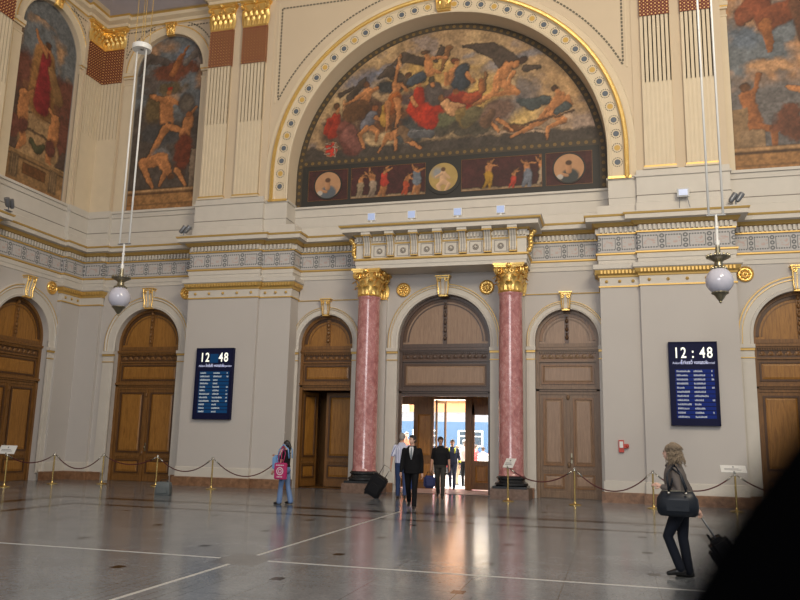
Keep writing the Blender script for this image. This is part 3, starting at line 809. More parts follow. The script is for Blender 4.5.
# gold rosette medallions on the wall
def medallion(xf, u, z, label, loc):
    c = MB(xf)
    def ringp(prof, n=28):
        vs = [(u+rr*math.cos(2*PI*q/n), dd, z+rr*math.sin(2*PI*q/n)) for q in range(n) for rr, dd in prof]; k = len(prof)
        c.add(vs, [(q*k+j, q*k+j+1, ((q+1) % n)*k+j+1, ((q+1) % n)*k+j) for q in range(n) for j in range(k-1)])
    ringp([(.24, 0), (.24, .05), (.215, .07), (.19, .05), (.185, .03), (.0, .03)])
    for q in range(8):
        a = 2*PI*q/8; c.ball((u+.115*math.cos(a), .04, z+.115*math.sin(a)), .05, 0, 8, 6)
    c.ball((u, .06, z), .05, 0, 10, 6)
    o = c.build('rosette_medallion', 'gold', smooth=35)
    o.data.transform(Matrix.Translation(-Vector(loc))); o.location = loc
    return tag(o, label, 'rosette', 'round gold medallions')
medallion(B24, -6.59, 6.56, 'round gold medallion by the left pink column capital', (-6.59, WY, 6.56))
medallion(B24, -3.80, 6.56, 'round gold medallion by the right pink column capital', (-3.80, WY, 6.56))
medallion(B24, -14.72, 6.70, 'round gold medallion left of the left board pier capital moulding', (-14.72, WY, 6.70))
medallion(B24, 3.92, 6.71, 'round gold medallion beside the right hanging globe lamp', (3.92, WY, 6.71))
medallion(left(WX), 22.55, 6.73, 'round gold medallion above the left wall door next to the corner', (WX, 22.55, 6.73))
# ------------------------------------------------------------------ doors
def fan(mb, uc, zc, r, d, mi, n=24, a0=0, a1=PI):
    vs = [(uc, d, zc)]+[(uc+r*math.cos(a0+(a1-a0)*i/n), d, zc+r*math.sin(a0+(a1-a0)*i/n)) for i in range(n+1)]
    mb.add(vs, [(0, i+1, i+2) for i in range(n)], mi)
def leaf_mesh(xf, u0, u1, z0, z1, d, wf, wp, low=True):
    c = MB(xf); w = u1-u0
    c.box(u0, u1, d-.06, d, z0, z1, 0)
    zs = z0+(z1-z0)*.27
    c.panel(u0+.10, u1-.10, zs+.12, z1-.10, d, 2, 1, .06, .035)
    c.box(u0+.08, u1-.08, d, d+.03, zs-.02, zs+.05, 0)
    for i in range(int((w-.2)/.07)): c.box(u0+.11+i*.07, u0+.15+i*.07, d, d+.035, zs-.09, zs-.02, 0)
    c.panel(u0+.10, u1-.10, z0+.28, zs-.13, d, 2, 1, .05, .03)
    c.box(u0+.02, u1-.02, d, d+.02, z0+.02, z0+.2, 0)
    return c.build('door_leaf', [wf, wp, 'wood_dark' if wf != 'wood_haze' else 'wood'])
def make_door(k, xf, A, mats, leaves='closed', zl=3.30):
    wf, wp = mats; u, r, zc = A['uc'], A['r'], A['zc']; D = -.30
    c = MB(xf)
    # jamb linings and arch lining
    c.arch_ring(u, zc, r-.10, r+.02, D-.05, D+.08, 0, 32, stilt=zc)
    c.arch_ring(u, zc, r-.20, r-.10, D-.05, D+.03, 2, 32)
    c.arch_ring(u, zc, r-.30, r-.26, D-.05, D+.02, 0, 32)
    fan(c, u, zc, r-.1, D, 1)
    c.box(u-r+.1, u+r-.1, D-.04, D, zc-.3, zc, 1)
    # bottom rail of tympanum, cornice with carved band
    c.box(u-r+.02, u+r-.02, D-.05, D+.05, zc-.20, zc-.08, 0); c.box(u-r, u+r, D-.05, D+.14, zc-.30, zc-.22, 0); c.box(u-r, u+r, D-.05, D+.10, zc-.34, zc-.30, 0)
    n = int(2*r/.07)
    for i in range(n): c.box(u-r+.08+i*(2*r-.16)/n, u-r+.08+(i+.55)*(2*r-.16)/n, D, D+.09, zc-.40, zc-.345, 0)
    c.box(u-r, u+r, D-.05, D+.03, zc-.62, zc-.34, 2)
    m = max(5, int(2*r/.24))
    for i in range(m):
        x = u-r+.15+(2*r-.3)*(i+.5)/m
        c.ball((x, D+.03, zc-.50), .07, 0, 8, 6, sy=.5); c.ball((x-.07, D+.03, zc-.53), .035, 0, 6, 4, sy=.5); c.ball((x+.07, D+.03, zc-.53), .035, 0, 6, 4, sy=.5)
    c.box(u-r, u+r, D-.05, D+.06, zc-.67, zc-.62, 0)
    # horizontal panel
    c.box(u-r, u+r, D-.06, D, zl, zc-.62, 0)
    c.panel(u-r+.16, u+r-.16, zl+.26, zc-.74, D, 2, 1, .055, .03)
    c.box(u-r, u+r, D-.05, D+.13, zl+.10, zl+.18, 0); c.box(u-r, u+r, D-.05, D+.08, zl+.04, zl+.10, 0); c.box(u-r+.06, u+r-.06, D-.05, D+.03, zl-.06, zl+.04, 0)
    root = struct(c.build('door_%d' % k, [wf, wp, 'wood_dark' if wf != 'wood_haze' else 'wood']))
    # carved centre mullion of the tympanum
    c = MB(xf); c.box(u-.06, u+.06, D, D+.06, zc-.08, zc+r-.14, 0)
    zz = zc
    while zz < zc+r-.25:
        c.ball((u, D+.07, zz+.10), .055, 0, 8, 6, sz=1.4); c.ball((u, D+.07, zz+.22), .035, 0, 8, 6); zz += .26
    c.build('carved_mullion', wf if wf != 'wood_haze' else 'wood_dark', root, smooth=40)
    a, b = u-r+.10, u+r-.10
    if leaves == 'closed':
        for s, (p, q) in ((-1, (a, u-.04)), (1, (u+.04, b))):
            o = leaf_mesh(xf, p, q, 0.0, zl-.06, D, wf, wp); o.parent = root
        c = MB(xf); c.box(u-.05, u+.05, D-.06, D+.05, 0.0, zl-.06, 0)
        for zz in (1.0, 3.05): c.ball((u, D+.06, zz), .05, 0, 8, 6, sz=1.8)
        c.build('astragal', wf, root)
        c = MB(xf); c.box(u+.06, u+.10, D, D+.02, 1.05, 1.35, 0); c.ball((u+.08, D+.06, 1.2), .03, 0, 8, 6); c.build('door_handle', 'old_brass', root, smooth=40)
    return root
WD = ('wood', 'wood_panel'); WG = ('wood_haze', 'wood_haze_panel')  # second pair carries the backlight haze in its colour
d1 = make_door(1, back(WY), ARL, WD); make_door(2, back(WY), ARR, WD); make_door(3, left(WX), dict(uc=21.35, r=1.31, zc=4.87), WD)
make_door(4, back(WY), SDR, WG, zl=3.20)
d5 = make_door(5, back(WY), SDL, WD, leaves='open', zl=3.30)
d6 = make_door(6, back(WY), CDR, ('wood_shaded', 'wood_haze_panel'), leaves='open', zl=3.12)
# niche behind the open narrow door: panelled vestibule
c = MB(); x0, x1, y0, y1, H = -10.25, -8.30, 24.44, 26.3, 3.3
c.add([(x0, y0, 0.01), (x1, y0, 0.01), (x1, y1, 0.01), (x0, y1, 0.01), (x0, y0, H), (x1, y0, H), (x1, y1, H), (x0, y1, H)], [(0, 1, 2, 3), (4, 5, 6, 7), (0, 3, 7, 4), (1, 2, 6, 5), (3, 2, 6, 7)], 0)
c.box(x0-.1, -9.0, y0-.02, y0, 0, H) if False else None
struct(c.build('wall_vestibule_side', ['wood']))
root = d5
o = leaf_mesh(back(25.1), -9.55, -8.42, .03, 3.2, 0, 'wood', 'wood_panel'); o.parent = root
o = leaf_mesh(lambda u, d, z: (-10.22+.35*(u-24.45)+d*.9, u, z), 24.45, 25.25, .03, 3.2, 0.02, 'wood', 'wood_panel'); o.parent = root
# central vestibule
c = MB(); x0, x1, y0, y1, H = -8.1, -3.35, 24.44, 26.9, 3.35
c.add([(x0, y0, 0.01), (x1, y0, 0.01), (x1, y1, 0.01), (x0, y1, 0.01), (x0, y0, H), (x1, y0, H), (x1, y1, H), (x0, y1, H)], [(4, 5, 6, 7), (0, 3, 7, 4), (1, 2, 6, 5)], 0)
struct(c.build('wall_vestibule', ['wood']))
c = MB(); c.add([(x0, y0-.3, .008), (x1, y0-.3, .008), (x1, 27.3, .008), (x0, 27.3, .008)], [(0, 1, 2, 3)]); 
MT['vest_floor'] = new_mat('vest_floor', lambda: ramp(noise(coords('Object'), 5, 5), (.35, (.20, .11, .09)), (.65, (.27, .17, .15))), .3)
struct(c.build('floor_vestibule', 'vest_floor'))
# inner screen of doors at Y = 26.6
IY = 26.6; B = back(IY)
def gx(px, py=440): return onY(px, py, IY).x
def gz(py, px=450): return onY(px, py, IY).z
c = MB(B)
c.box(-8.1, gx(415)+0, -.06, .02, gz(404.5, 407), 3.4, 0)
c.box(gx(415), gx(433.5), -.08, .06, 0, 3.4, 0)
c.panel(gx(417), gx(432), 1.1, 2.6, .06, 0, 1, .04, .03); c.panel(gx(417), gx(432), .2, .9, .06, 0, 1, .04, .03)
c.box(gx(433.5), -3.3, -.06, .04, gz(399.5), 3.4, 0)
c.box(gx(465.5), gx(472), -.08, .08, 0, gz(399.5), 0)
c.box(gx(472), -3.3, -.05, .02, gz(405, 480), gz(399.5), 0)
root = struct(c.build('door_7', ['wood', 'wood_panel']))
def glazed(u0, u1, z0, z1, ztop, xf, par, low=True):
    c = MB(xf); c.box(u0, u1, -.04, .03, .03, z0, 0); c.box(u0, u0+.09, -.04, .03, z0, ztop, 0); c.box(u1-.09, u1, -.04, .03, z0, ztop, 0)
    c.box(u0, u1, -.04, .03, z1, ztop, 0); c.panel(u0+.08, u1-.08, .22, z0-.12, .03, 0, 1, .045, .03)
    o = c.build('glazed_door_leaf', ['wood', 'wood_panel'], par)
    c = MB(xf); c.box(u0+.09, u1-.09, -.008, .0, z0, z1, 0); c.build('glass_pane', 'glass', o)
    c = MB(xf); c.box(u0+.12, u1-.12, .03, .05, z0+.16, z0+.19, 0); c.box(u0+.12, u1-.12, .03, .05, z0+.06, z0+.09, 0); c.build('push_bar', 'white_rod', o)
    return o
glazed(gx(472), gx(491.5), gz(461, 480), gz(415, 480), gz(405, 480), B, root)
glazed(gx(398.5), gx(416), gz(470, 405), gz(404.5, 407), gz(403, 407), B, root)
# the open leaf, swung outwards
hx = gx(434.5)
c = MB(); c.xf = lambda u, d, z: (hx+.02+u*.22+d*.9, IY+u*.95, z)
c.box(0, .85, 0, .05, 1.0, 1.08, 0); c.box(0, .85, 0, .05, .03, 1.0, 0); c.box(0, .09, 0, .05, 1.0, gz(400), 0); c.box(.76, .85, 0, .05, 1.0, gz(400), 0); c.box(0, .85, 0, .05, gz(400)-.1, gz(400), 0)
o = c.build('glazed_door_leaf', 'wood', root)
c.v = []; c.f = []; c.m = []; c.uv = []; c.box(.09, .76, .02, .028, 1.08, gz(400)-.1, 0); c.build('glass_pane', 'glass', o)

# ------------------------------------------------------------------ murals (painted panels)
class Canvas:
    def __init__(s, u0, u1, z0, z1, res, base):
        s.nx = int((u1-u0)/res)+1; s.nz = int((z1-z0)/res)+1; s.u = np.linspace(u0, u1, s.nx); s.z = np.linspace(z0, z1, s.nz)
        s.U, s.Z = np.meshgrid(s.u, s.z); s.C = np.zeros((s.nz, s.nx, 3)); s.C[:] = base; s.rng = np.random.RandomState(3)
        s.N = {}
    def nz_(s, sc, seed=0, octv=4):
        key = (sc, seed, octv)
        if key in s.N: return s.N[key]
        out = np.zeros_like(s.U); amp = 1; tot = 0; rg = np.random.RandomState(seed+11)
        for o in range(octv):
            k = sc*2**o; g = rg.rand(int((s.z[-1]-s.z[0])*k)+4, int((s.u[-1]-s.u[0])*k)+4)
            x = (s.U-s.u[0])*k; y = (s.Z-s.z[0])*k; xi = x.astype(int); yi = y.astype(int); fx = x-xi; fy = y-yi
            fx = fx*fx*(3-2*fx); fy = fy*fy*(3-2*fy)
            v = (g[yi, xi]*(1-fx)+g[yi, xi+1]*fx)*(1-fy)+(g[yi+1, xi]*(1-fx)+g[yi+1, xi+1]*fx)*fy
            out += v*amp; tot += amp; amp *= .55
        s.N[key] = out/tot; return s.N[key]
    def mix(s, m, col):
        m = np.clip(m, 0, 1)[..., None]; s.C = s.C*(1-m)+np.array(col)*m
    def blob(s, u, z, ru, rz, col, ang=0, soft=.25, wob=.25, op=1, seed=1):
        c, q = math.cos(ang), math.sin(ang); x = (s.U-u)*c+(s.Z-z)*q; y = -(s.U-u)*q+(s.Z-z)*c
        d = np.sqrt((x/ru)**2+(y/rz)**2)+(s.nz_(3.0, seed)-.5)*wob*2
        s.mix((1-d)/soft*op if op == 1 else np.clip((1-d)/soft, 0, 1)*op, col)
    def limb(s, pts, ws, col, shade=.35):
        col = np.array(col)
        for (p, q, a, b) in zip(pts, pts[1:], ws, ws[1:]):
            dx, dz = q[0]-p[0], q[1]-p[1]; L2 = dx*dx+dz*dz+1e-9
            t = np.clip(((s.U-p[0])*dx+(s.Z-p[1])*dz)/L2, 0, 1); w = a+(b-a)*t
            ex = s.U-(p[0]+dx*t); ez = s.Z-(p[1]+dz*t); d = np.sqrt(ex*ex+ez*ez)/w
            m = np.clip((1.08-d)/.22, 0, 1)[..., None]
            lit = 1+shade*np.clip((-ex*.7+ez*.7)/w, -1, 1)
            s.C = s.C*(1-m)+(col[None, None, :]*lit[..., None])*m
    def build(s, name, xf, inside, par):
        if s.nx > 60:      # loose brushwork: broken edges, streaks, darker contours
            res = s.u[1]-s.u[0]; am = .055
            if s.nz < 100: am = .05
            dx = (s.nz_(4, 21, 3)-.5)*am*2.2+(s.nz_(14, 22, 2)-.5)*am*.7; dz = (s.nz_(4, 23, 3)-.5)*am*2.2+(s.nz_(14, 24, 2)-.5)*am*.7
            if s.nx < 150 and s.nz > 150: k = np.clip((s.Z-11.0)*3, .12, 1); dx = dx*k; dz = dz*k
            ii = np.clip(np.arange(s.nz)[:, None]+np.round(dz/res).astype(int), 0, s.nz-1); jj = np.clip(np.arange(s.nx)[None, :]+np.round(dx/res).astype(int), 0, s.nx-1)
            s.C = s.C[ii, jj]; lum = s.C.mean(-1); gx, gz2 = np.gradient(lum); ed = np.clip(np.sqrt(gx*gx+gz2*gz2)*5.5, 0, .55)
            s.C *= (1-ed)[..., None]; s.C *= (.55+.85*s.nz_(5, 31, 4))[..., None]*(.66+.68*s.nz_(16, 33, 2))[..., None]
            g_ = s.C.mean(-1, keepdims=True); s.C = np.clip(g_+(s.C-g_)*1.12, 0, 1)*np.array((1.06, .94, .82))
        s.C = np.clip(s.C, 0, 1)**1.15*1.10
        gr = .88+.24*s.nz_(6, 5, 3); s.C = np.clip(s.C*gr[..., None], 0, 1)
        nx, nz = s.nx, s.nz; me = bpy.data.meshes.new(name)
        co = np.empty((nz*nx, 3)); U = s.U.ravel(); Z = s.Z.ravel(); t0 = np.array(xf(0, 0, 0)); tu = np.array(xf(1, 0, 0))-t0
        co[:] = t0+U[:, None]*tu; co[:, 2] = Z
        i = np.arange(nz*nx).reshape(nz, nx); q = np.stack([i[:-1, :-1], i[:-1, 1:], i[1:, 1:], i[1:, :-1]], -1).reshape(-1, 4)
        cu = (s.U[:-1, :-1]+s.U[1:, 1:])/2; cz = (s.Z[:-1, :-1]+s.Z[1:, 1:])/2; q = q[inside(cu, cz).ravel()]
        us, inv = np.unique(q, return_inverse=True); q = inv.reshape(-1, 4); co = co[us]; cc = s.C.reshape(-1, 3)[us]
        me.vertices.add(len(co)); me.vertices.foreach_set('co', co.ravel()); me.loops.add(q.size); me.loops.foreach_set('vertex_index', q.ravel().astype(np.int32))
        me.polygons.add(len(q)); me.polygons.foreach_set('loop_start', np.arange(0, q.size, 4, dtype=np.int32)); me.update(calc_edges=True)
        at = me.color_attributes.new('paint', 'FLOAT_COLOR', 'POINT'); at.data.foreach_set('color', np.c_[cc, np.ones(len(cc))].ravel())
        me.materials.append(MT['fresco']); o = bpy.data.objects.new(name, me); COL.objects.link(o); attach(par, o); return o
def frc():
    n = N.nt.nodes.new('ShaderNodeVertexColor'); n.layer_name = 'paint'; c = N(n.outputs[0])
    return mixc(noise(coords('Object'), 40, 3)*.25, c, (.10, .08, .06))
MT['fresco'] = new_mat('fresco', frc, .65)
SK = (.44, .24, .125); SKD = (.30, .145, .07); SKL = (.55, .36, .22); RED = (.30, .05, .03); DK = (.055, .06, .065); BLU = (.08, .12, .17); OCH = (.40, .27, .09); BRN = (.14, .075, .04); GRN = (.13, .14, .09)
def figure(cv, u, z, h, lean=0, arm=(30, -40), legs=(10, -15), skin=SK, drape=None, head=BRN, low=None, twist=1):
    """upright painted figure whose hips are at u, z; h is its height; angles in degrees from straight up or down"""
    s = h; hip = (u, z); la = R(lean); ch = (u+math.sin(la)*.24*s, z+math.cos(la)*.24*s); nk = (u+math.sin(la)*.33*s, z+math.cos(la)*.33*s); hd = (u+math.sin(la)*.41*s, z+math.cos(la)*.41*s)
    for i, a in enumerate(legs):
        a = R(a); k = (u+math.sin(a)*.25*s, z-math.cos(a)*.25*s); a2 = a-R(14*twist); ft = (k[0]+math.sin(a2)*.26*s, k[1]-math.cos(a2)*.26*s)
        cv.limb([hip, k, ft], [.13*s, .10*s, .06*s], low or (skin if i else [q*.8 for q in skin]))
    cv.limb([hip, ch], [.12*s, .13*s], drape if (drape and not low) else skin)
    if drape: cv.blob(u, z-.02*s, .18*s, .20*s, drape, seed=int(u*7) % 9)
    for i, a in enumerate(arm):
        a = R(a); e = (ch[0]+math.sin(a)*.17*s, ch[1]+math.cos(a)*.17*s+.04*s); a2 = a+R(25*twist); w = (e[0]+math.sin(a2)*.16*s, e[1]+math.cos(a2)*.16*s)
        cv.limb([(ch[0], ch[1]+.05*s), e, w], [.06*s, .046*s, .032*s], skin)
    cv.limb([nk, hd], [.035*s, .055*s], skin); cv.blob(hd[0]-.012*s, hd[1]+.03*s, .058*s, .045*s, head, wob=.1)

MY = 24.16
def P(x, y):
    p = onY(x, y, MY); return (p.x, p.z)
def pl(*a): return [P(a[i], a[i+1]) for i in range(0, len(a), 2)]
k_ = 1/28.5
root = thing('lunette_mural', 'large half-round mural of many painted figures under the great arch', 'mural', (CX, MY, 9.67))
cv = Canvas(-10.7, .1, 11.0, 16.1, .026, (.36, .28, .19))
n1 = cv.nz_(.7, 2); n2 = cv.nz_(1.6, 4)
cv.mix((n1-.45)*5, (.45, .36, .24)); cv.mix((n2-.55)*6, (.27, .235, .22)); 
for (x, y, a, b, cc) in ((365, 80, 42, 13, (.17, .19, .26)), (385, 72, 22, 9, (.19, .22, .30)), (350, 95, 18, 9, (.2, .2, .24)), (505, 62, 26, 7, (.21, .22, .26)), (535, 52, 30, 6, (.22, .23, .27)), (470, 55, 12, 4, (.25, .25, .27))):
    u, z = P(x, y); cv.blob(u, z, a*k_, b*k_, cc, ang=.25, soft=.6, wob=.5, op=.85)
for (x, y, a, b, cc) in ((430, 75, 60, 22, (.45, .33, .15)), (480, 95, 40, 22, (.55, .40, .16)), (520, 115, 24, 16, (.56, .44, .22)), (560, 90, 30, 34, (.42, .31, .19)), (585, 122, 26, 16, (.36, .31, .29)), (345, 105, 22, 24, (.42, .34, .22)), (330, 120, 14, 20, (.40, .32, .21)), (525, 90, 16, 16, (.17, .165, .18)), (512, 104, 22, 12, (.17, .165, .185)), (500, 118, 14, 8, (.20, .18, .19))):
    u, z = P(x, y); cv.blob(u, z, a*k_, b*k_, cc, soft=.6, wob=.5, op=.85)
# ground: dark foreground
gz_ = P(450, 137)[1]; cv.mix((P(590, 129)[1]+.0-cv.Z+(n2-.5)*.2)*9*(cv.U > P(510, 130)[0]), (.085, .08, .075)); cv.mix((P(450, 137)[1]-cv.Z+(n2-.5)*.3)*9, (.075, .068, .062))
cv.limb(pl(475, 133, 545, 131), [.09, .05], (.42, .34, .27))
# dark massed drapery in the middle
for (x, y, a, b, cc) in ((395, 118, 34, 20, BRN), (430, 122, 44, 15, DK), (455, 118, 36, 14, GRN), (365, 112, 22, 20, (.10, .06, .045)), (480, 120, 26, 14, (.16, .11, .09)), (345, 128, 26, 22, (.11, .075, .06)), (410, 135, 22, 12, (.07, .08, .085)), (435, 96, 40, 12, (.12, .09, .09)), (392, 87, 16, 9, DK), (450, 105, 30, 10, RED), (500, 108, 14, 12, (.17, .12, .10)), (470, 128, 34, 12, (.09, .085, .07)), (515, 128, 14, 5, BRN)):
    u, z = P(x, y); cv.blob(u, z, a*k_, b*k_, cc, wob=.5, soft=.35, seed=x % 7)
W = k_
# wings
for pts, ws in ((pl(408, 84, 390, 72, 378, 78), [5, 6, 1]), (pl(425, 62, 404, 58, 392, 66), [4, 5.5, 1]), (pl(436, 60, 442, 50, 441, 46), [3, 4, 1]), (pl(513, 62, 492, 48, 464, 46), [7, 6, 1]), (pl(505, 68, 495, 56, 472, 48), [5, 4, 1]), (pl(350, 98, 362, 84, 366, 78), [4, 3.5, .8]), (pl(525, 68, 540, 67), [3, 2]), (pl(340, 96, 352, 88), [3, 2])):
    cv.limb(pts, [w*W for w in ws], (.085, .07, .06))
cv.limb(pl(449, 48, 445, 58, 441, 72), [4*W, 2.5*W, 1*W], (.22, .13, .07))
# figures (soft painterly limbs)
Fg = [
 (SK, (351, 100, 345, 108), (3.2, 2.6)), ]
def L(col, w, *a): cv.limb(pl(*a), [q*W for q in (w if isinstance(w, tuple) else (w,)*(len(a)//2))], col)
# left seated woman in dusky red with a shield
L(RED, (6, 9), 336, 118, 333, 130); L((.16, .07, .06), (9, 12), 345, 130, 352, 145); L(RED, (4, 3), 330, 120, 326, 132); L(SK, (2.2, 2), 338, 113, 338, 109); cv.blob(*P(336, 106), 3.4*W, 3.2*W, BRN, wob=.1); L(SKL, 1.8, 345, 112, 344, 102)
L((.20, .10, .09), (10, 7), 350, 135, 358, 146)
cv.blob(*P(331, 149), 8.5*W, 9.5*W, (.42, .30, .20), wob=.05, soft=.15); cv.blob(*P(331, 149), 7.2*W, 8.2*W, (.50, .07, .05), wob=.05, soft=.15)
for dx, dy in ((-4, -5), (-4, 0), (-4, 5)): L((.62, .52, .45), .9, 331+dx-2.5, 149+dy, 331+dx+2.5, 149+dy)
L((.62, .52, .45), 1.0, 335, 143, 335, 156); L((.62, .52, .45), .9, 332, 147, 338, 147)
# winged figure, back turned, reaching left
L(SK, (4.5, 6), 364, 103, 368, 92); L(SK, (2.6, 1.8, 1.4), 364, 93, 353, 101, 344, 106); L(SK, (3, 2), 370, 92, 377, 88); L((.13, .075, .04), (9, 10), 362, 108, 352, 114); cv.blob(*P(367, 84), 4*W, 3.6*W, (.17, .09, .05), wob=.1)
# crouching man in blue grey
L((.17, .18, .22), (6, 6.5), 372, 116, 366, 126); L(SK, (2.4, 2), 376, 118, 388, 123); L(SK, (3.6, 2.6, 1.6), 366, 128, 360, 135, 364, 148); L(SK, (3.4, 2.4, 1.6), 372, 128, 378, 132, 376, 141); cv.blob(*P(375, 108), 3.6*W, 4*W, (.26, .12, .06), wob=.1)
# child upright
L(OCH, (3.5, 5), 384, 108, 384, 122)
# tall nude with raised arm
L(SK, (4.6, 5.4), 397, 86, 393, 98); L((.32, .13, .05), (7, 8), 396, 98, 391, 108); L(SK, (2.8, 2.2, 1.6), 395, 84, 397, 70, 401, 56); L(SK, (3.6, 2.6, 1.5), 388, 104, 388, 116, 386, 130); L(SK, (4, 2.8, 1.6), 397, 100, 399, 114, 396, 126); L(SK, (2.4, 2), 402, 84, 407, 90); cv.blob(*P(408, 75), 4*W, 3.6*W, (.11, .06, .035), wob=.1); L(SKL, 1.6, 400, 57, 400, 66)
# woman in red, centre
L(RED, (6, 8), 419, 92, 417, 104); L((.36, .055, .03), (10, 12), 416, 108, 426, 116); L(SK, (2.2, 1.8), 411, 98, 417, 106); L(SK, (2.6, 2.6), 419, 85, 419, 83); cv.blob(*P(419, 80), 3.4*W, 2.6*W, BRN, wob=.1); L((.36, .05, .03), (6, 9), 428, 112, 430, 121)
# flying figure with horn
L(SK, (4.6, 5), 428, 62, 430, 72); L(SK, (2.4, 1.8), 432, 70, 441, 73); L(SK, (2.4, 1.6), 433, 58, 446, 57); cv.blob(*P(426, 52), 5*W, 2.6*W, (.13, .08, .05), wob=.2); L(SK, 2.4, 427, 56, 428, 58); L((.08, .10, .13), (6, 5), 421, 77, 412, 82)
# helmeted figure and bearded figure in dark cloak
L((.10, .09, .09), (7, 9), 434, 88, 436, 98); cv.blob(*P(432, 80), 3.8*W, 4*W, (.10, .09, .06), wob=.1); L(SK, 2.2, 433, 84, 433, 85)
L(SK, (5, 5), 454, 72, 451, 80); L((.055, .07, .09), (7, 10), 463, 70, 461, 82); L(SK, (2.6, 2), 447, 74, 446, 84); L(SK, (2.6, 2), 468, 74, 473, 82); cv.blob(*P(455, 61), 4.2*W, 4.2*W, (.17, .07, .04), wob=.1); L(SK, 2.6, 456, 63, 456, 66)
# reclining pale nude and red men behind
L(SKL, (5.5, 6.5), 446, 104, 452, 110); L(SKL, (2.8, 2.2), 452, 104, 464, 106); L((.22, .17, .08), (7, 9), 462, 114, 466, 120); cv.blob(*P(441, 98), 3.4*W, 3.4*W, (.22, .12, .06), wob=.1)
L((.27, .06, .04), (5, 6), 456, 96, 470, 98); cv.blob(*P(456, 92), 3.6*W, 3.4*W, (.25, .12, .06), wob=.1); L((.30, .09, .05), (6, 5), 468, 98, 478, 96); L(SKD, (4, 3), 482, 90, 482, 80); L((.25, .15, .08), 1, 485, 86, 486, 72)
# man on all fours in front
L(SK, (4, 4.5), 400, 130, 390, 136); L(SK, (2.4, 1.4), 388, 134, 379, 152); L(SK, (2.4, 1.6), 396, 134, 395, 150); L(SK, (3, 1.6), 408, 140, 421, 148); L((.17, .12, .08), (5, 6), 402, 130, 408, 136)
L((.12, .13, .15), (5, 5), 412, 133, 430, 134); L((.20, .21, .23), 1.2, 410, 131, 430, 130)
# winged striding figure, right of centre
L(SK, (5.4, 6.4), 507, 66, 500, 78); L(SK, (4.8, 3, 1.8), 498, 82, 493, 94, 474, 105); L(SK, (5, 3.6, 2.2), 503, 84, 516, 92, 496, 94); L(SK, (2.8, 2, 1.6), 500, 70, 499, 84, 497, 90); L(SK, (2.8, 2), 513, 72, 508, 84); cv.blob(*P(522, 60), 5.5*W, 4.4*W, (.075, .05, .04), wob=.2); L(SK, 2.8, 517, 62, 515, 65); L(SK, (3.4, 3), 512, 64, 516, 64)
L((.14, .13, .08), (6, 8), 466, 122, 474, 114); L(SK, (2.6, 1.8), 490, 122, 498, 130); L(SK, (2.4, 1.4), 498, 120, 512, 130); L((.15, .10, .07), (4, 6), 492, 112, 486, 122)
# running figure, right
L(SK, (5, 5.6), 560, 96, 553, 108); L(SK, (2.6, 2), 562, 98, 570, 100); L(SK, (2.2, 1.8), 571, 104, 568, 96); L(SK, (4.6, 3, 1.8), 550, 114, 536, 124, 511, 137); L(SK, (4.6, 3.2, 1.6), 554, 114, 564, 120, 548, 128); L(SK, (2.6, 1.4), 548, 128, 547, 139); L((.08, .10, .11), (5, 6, 3), 546, 100, 532, 104, 520, 100); L((.08, .10, .11), (3, 5), 556, 112, 566, 106); cv.blob(*P(556, 88), 4.4*W, 3.8*W, (.10, .06, .04), wob=.25); L(SK, 2.6, 558, 91, 559, 93); L((.16, .10, .06), .8, 516, 127, 574, 111); L(SK, (2.2, 1.6), 548, 108, 540, 118)
cv.blob(*P(600, 30), 1, 1, OCH)
inside_l = lambda u, z: ((u-CX)**2+(np.maximum(z-10.7, 0))**2 < 5.30**2) & (np.abs(u-CX) < 5.30)
cv.build('painted_scene', back(MY), inside_l, root)
# border of gold dots on dark ground
def dotc():
    x, y, z = xyz(coords('UV')); a = fr(x/.25)-.5; b = (y-.5); d = mth('SQRT', a*a+b*b*.9)
    return mixc(d < .25, mixc(noise(coords('Object'), 6, 3), (.045, .034, .022), (.075, .055, .033)), mixc(noise(coords('Object'), 25, 2), (.12, .075, .025), (.21, .125, .04)))
MT['dot_border'] = new_mat('dot_border', dotc, .6)
c = MB(back(MY))
def strip(pts_in, pts_out, d0=.012):
    L = 0
    for i in range(len(pts_in)-1):
        a, b, e, g = pts_in[i], pts_in[i+1], pts_out[i+1], pts_out[i]; l = math.hypot(b[0]-a[0], b[1]-a[1])
        c.add([(a[0], d0, a[1]), (b[0], d0, b[1]), (e[0], d0, e[1]), (g[0], d0, g[1])], [(0, 1, 2, 3)], 0, [(L, 0), (L+l, 0), (L+l, 1), (L, 1)]); L += l
aa = [PI*i/80 for i in range(81)]
IR = 5.14
strip([(CX+5.36, 9.67)]+[(CX+5.36*math.cos(a), 10.7+5.36*math.sin(a)) for a in aa]+[(CX-5.36, 9.67)], [(CX+IR, 9.67)]+[(CX+IR*math.cos(a), 10.7+IR*math.sin(a)) for a in aa]+[(CX-IR, 9.67)])
strip([(CX-5.15, 11.39), (CX+5.15, 11.39)], [(CX-5.15, 11.16), (CX+5.15, 11.16)], .014)
attach(root, c.build('dotted_border', 'dot_border'))
